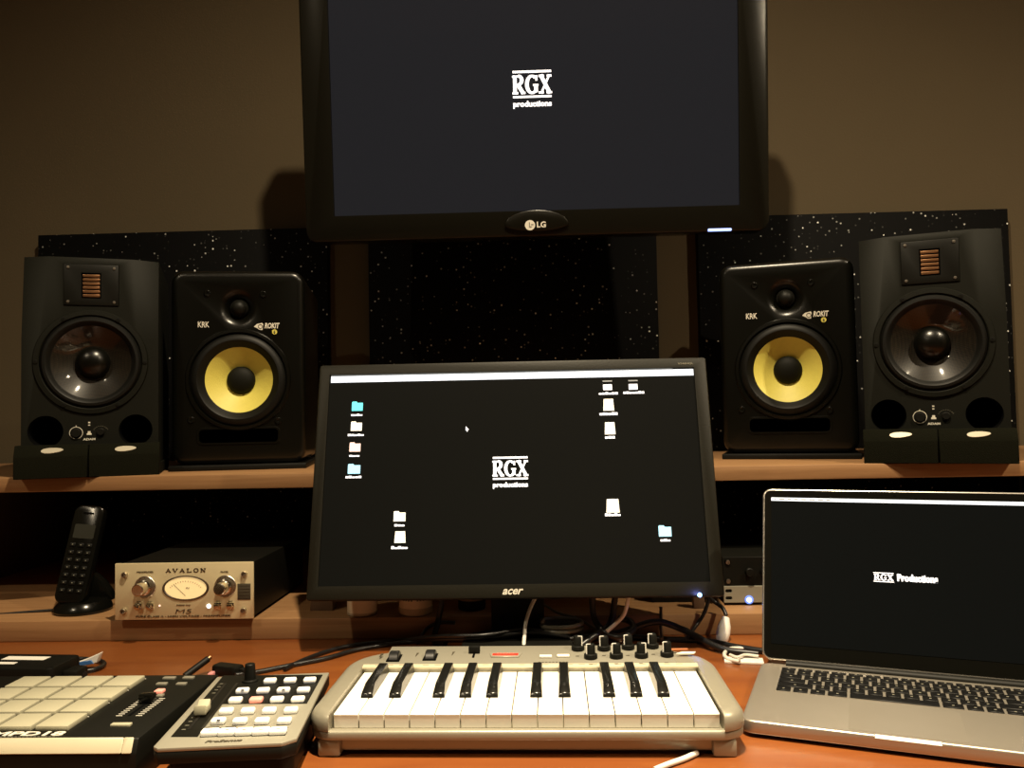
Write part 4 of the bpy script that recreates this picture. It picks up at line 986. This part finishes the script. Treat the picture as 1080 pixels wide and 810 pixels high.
cable([DZ(248, 712, .005), DZ(275, 708, .0032), DZ(310, 701, .0032), DZ(345, 694, .0032), DZ(380, 684.5, .0032), DZ(430, 677, .0032), DZ(465, 674, .012), DZ(505, 673, .0165), WY(560, 667, 1.145), WY(600, 672, 1.14)], .0030, M['cable'], 'black cable sweeping from behind the fader controller to the monitor', group=G)
cable([DZ(300, 706, .0032), DZ(318, 697, .0032), DZ(345, 687, .0032), DZ(375, 680, .0032), DZ(420, 675.5, .0035), DZ(465, 671, .018), DZ(510, 670, .0225), WY(550, 664, 1.15), WY(590, 668, 1.15)], .0028, M['cable'], 'second black cable curving in from beside the keyboard corner', group=G)
cable([WY(467, 622, 1.19), WY(465, 640, 1.188), WY(462, 655, 1.186), DZ(458, 676, .004), DZ(470, 679, .0035)], .0042, M['cable'], 'thick black cord dropping straight down under the monitor', group='cords hanging under the monitor')
cable([WY(480, 657, 1.192), WY(463, 657, 1.192), WY(450, 663, 1.190), DZ(440, 678, .003)], .0026, M['cable'], 'thin black cord arching in front of the riser under the monitor', group='cords hanging under the monitor')
cable([WY(567, 626, 1.148), WY(560, 640, 1.147), WY(555, 655, 1.146), WY(553, 672, 1.13), DZ(552, 690, .004)], .0026, M['whitecab'], 'white cord hanging in front of the monitor neck')
# grey coil right of the neck
q = DZ(590, 679, .004)
def coil(cx, cy, z, rx, ry, turns, r, m, label):
    pts = []
    for i in range(int(turns*16)+1):
        a_ = 2*math.pi*i/16; pts.append((cx+rx*math.cos(a_), cy+ry*math.sin(a_), z+.0062*i/16))
    o = part('coiled_cable', tube(nb(), pts, r, k=3, n=8), m); tag(o, label, 'cable', 'cords hanging under the monitor'); return o
coil(q.x+.004, 1.162, DESK+.0165, .028, .020, 2.6, .003, M['greycab'], 'grey cable coiled in loops beside the monitor neck')
cable([WY(573, 637, 1.195), WY(588, 646, 1.195), WY(605, 651, 1.192), WY(616, 656, 1.19), WY(630, 664, 1.18), DZ(655, 676, .010)], .0020, M['greycab'], 'thin grey wire crossing diagonally under the monitor', group='cords hanging under the monitor')
cable([WY(624, 620, 1.17), WY(625, 640, 1.17), WY(628, 655, 1.165), WY(640, 668, 1.15), WY(655, 672, 1.14), WY(668, 664, 1.15), WY(664, 655, 1.17), WY(652, 652, 1.175)], .0045, M['cable'], 'thick black cable looping down beside the knobs', group='cords hanging under the monitor')
cable([WY(650, 618, 1.17), WY(648, 636, 1.172), WY(646, 650, 1.17), WY(640, 662, 1.16), WY(625, 672, 1.14), DZ(612, 682, .005)], .0045, M['cable'], 'second thick black cable curving back under the monitor', group='cords hanging under the monitor')
cable([WY(664, 618, 1.15), WY(662, 634, 1.15), WY(658, 648, 1.15), WY(649, 658, 1.15), WY(640, 666, 1.145)], .0028, M['whitecab'], 'pale cord curving down above the rear knobs')
cable([DZ(600, 674, .012), DZ(650, 668, .014), WY(690, 656, 1.17), WY(720, 664, 1.165), DZ(760, 684, .006), DZ(800, 690, .004)], .0045, M['cable'], 'black cable lying behind the keyboard towards the laptop', group=G)
cable([DZ(610, 676, .004), DZ(650, 671, .004), DZ(700, 674, .004), DZ(745, 676, .004), DZ(775, 682, .004), DZ(812, 688, .004)], .0040, M['cable'], 'lower black cable lying flat behind the keyboard', group=G)
cable([WY(748, 632, 1.19), WY(742, 648, 1.19), WY(734, 660, 1.188), DZ(724, 674, .008)], .0026, M['cable'], 'thin black cord slanting down beside the wooden peg', group='cords hanging under the monitor')
cable([WY(697, 640, 1.19), WY(697, 652, 1.19), WY(697, 662, 1.185), DZ(698, 674, .012)], .0022, M['cable'], 'thin black cord hanging below the black box', group='cords hanging under the monitor')
# white plug hanging from a cord at the riser edge
a = WY(766, 649, 1.180); b = WY(761, 677, 1.165)
t = thing('white_cable_plug', 'white moulded cable plug hanging over the riser edge', 'plug', tuple(b))
d = a-b
L = d.length; zz = Vector((0, 0, 1)).rotation_difference(d.normalized()).to_matrix().to_4x4()
bm = nb(); lathe(bm, [(0, 0), (.006, 0), (.0085, .004), (.0095, .012), (.0088, .022), (.0062, .030), (.005, L*.92), (0, L*.92)], (0, 0, 0), 'z', 20); bmesh.ops.transform(bm, matrix=zz, verts=bm.verts[:])
part('body', bm, M['paper'], t)
cable([tuple(a), WY(762, 641, 1.19), WY(755, 636, 1.2), WY(748, 630, 1.2)], .0028, M['cable'], 'black cord leading up from the white plug')
cable([DZ(803, 686, .004), DZ(785, 684, .004), DZ(770, 684.5, .004), DZ(764, 690, .004), DZ(768, 695, .004), DZ(780, 698, .004)], .0026, M['whitecab'], 'white charging cable looping beside the laptop hinge')
cable([DZ(800, 692, .006), DZ(786, 690.5, .007), DZ(778, 693, .006), DZ(770, 690.5, .005)], .0017, M['whitecab'], 'thin white wire curled on the purple cloth')
a = DZ(787, 697, 0)
tag(part('white_card', box(nb(), -.028, .020, -.012, .010, 0, .003, .0006), M['paper'], loc=(a.x, a.y-.004, DESK), rot=(0, 0, R(-10))), 'white card on the desk between the keyboard and the laptop', 'card')
a = DZ(788, 692, 0)
o = part('purple_cloth', prism(nb(), [(-.020, -.010), (-.008, -.013), (.014, -.011), (.024, -.004), (.022, .010), (.006, .013), (-.014, .010), (-.022, .002)], .0, .0022, 'z', .0008, 1), M['purple'], loc=(a.x+.002, a.y+.018, DESK)); tag(o, 'small folded purple cloth at the laptop hinge corner', 'cloth')
cable([DZ(690, 812, .003), DZ(705, 806, .003), DZ(722, 800, .003), DZ(735, 794, .003)], .0026, M['whitecab'], 'white cable end poking out in front of the keyboard')

# ------------------------------------------------------------------ lights (ceiling downlights)
WARM = (1.0, .82, .56)
def lamp(x, y, e, size=.09, z=CEIL-.02, col=WARM):
    l = bpy.data.lights.new('downlight', 'AREA'); l.shape = 'DISK'; l.size = size; l.energy = e; l.color = col
    o = bpy.data.objects.new('downlight', l); COL.objects.link(o); o.location = (x, y, z); return o
def spot(x, y, e, ang=150, blend=1., rad=.028, tx=0, ty=0):
    l = bpy.data.lights.new('downlight', 'SPOT'); l.energy = e; l.color = WARM; l.spot_size = R(ang); l.spot_blend = blend; l.shadow_soft_size = rad
    o = bpy.data.objects.new('downlight', l); COL.objects.link(o); o.location = (x, y, CEIL-.06); o.rotation_euler = (R(tx), R(ty), 0); return o
spot(.06, .53, 190, 160)
spot(.06, .50, 300, 46)
spot(-1.35, -.45, 68, 150)
spot(1.55, .15, 205, 150)
w = bpy.data.worlds.new('world'); sc.world = w; w.use_nodes = True
w.node_tree.nodes['Background'].inputs['Color'].default_value = (.9, .7, .45, 1); w.node_tree.nodes['Background'].inputs['Strength'].default_value = .01
# the monitor's blue power lamp shines down a little
q = mxof(mo) @ px(mo, 738, 627.5, 1, -.006)
pl = bpy.data.lights.new('power_lamp', 'POINT'); pl.energy = .012; pl.color = (.25, .3, 1); pl.shadow_soft_size = .003
o = bpy.data.objects.new('power_lamp', pl); COL.objects.link(o); o.location = q
vs = sc.view_settings; vs.view_transform = 'Standard'; vs.look = 'None'; vs.gamma = 1; vs.exposure = 0.0; vs.use_curve_mapping = False
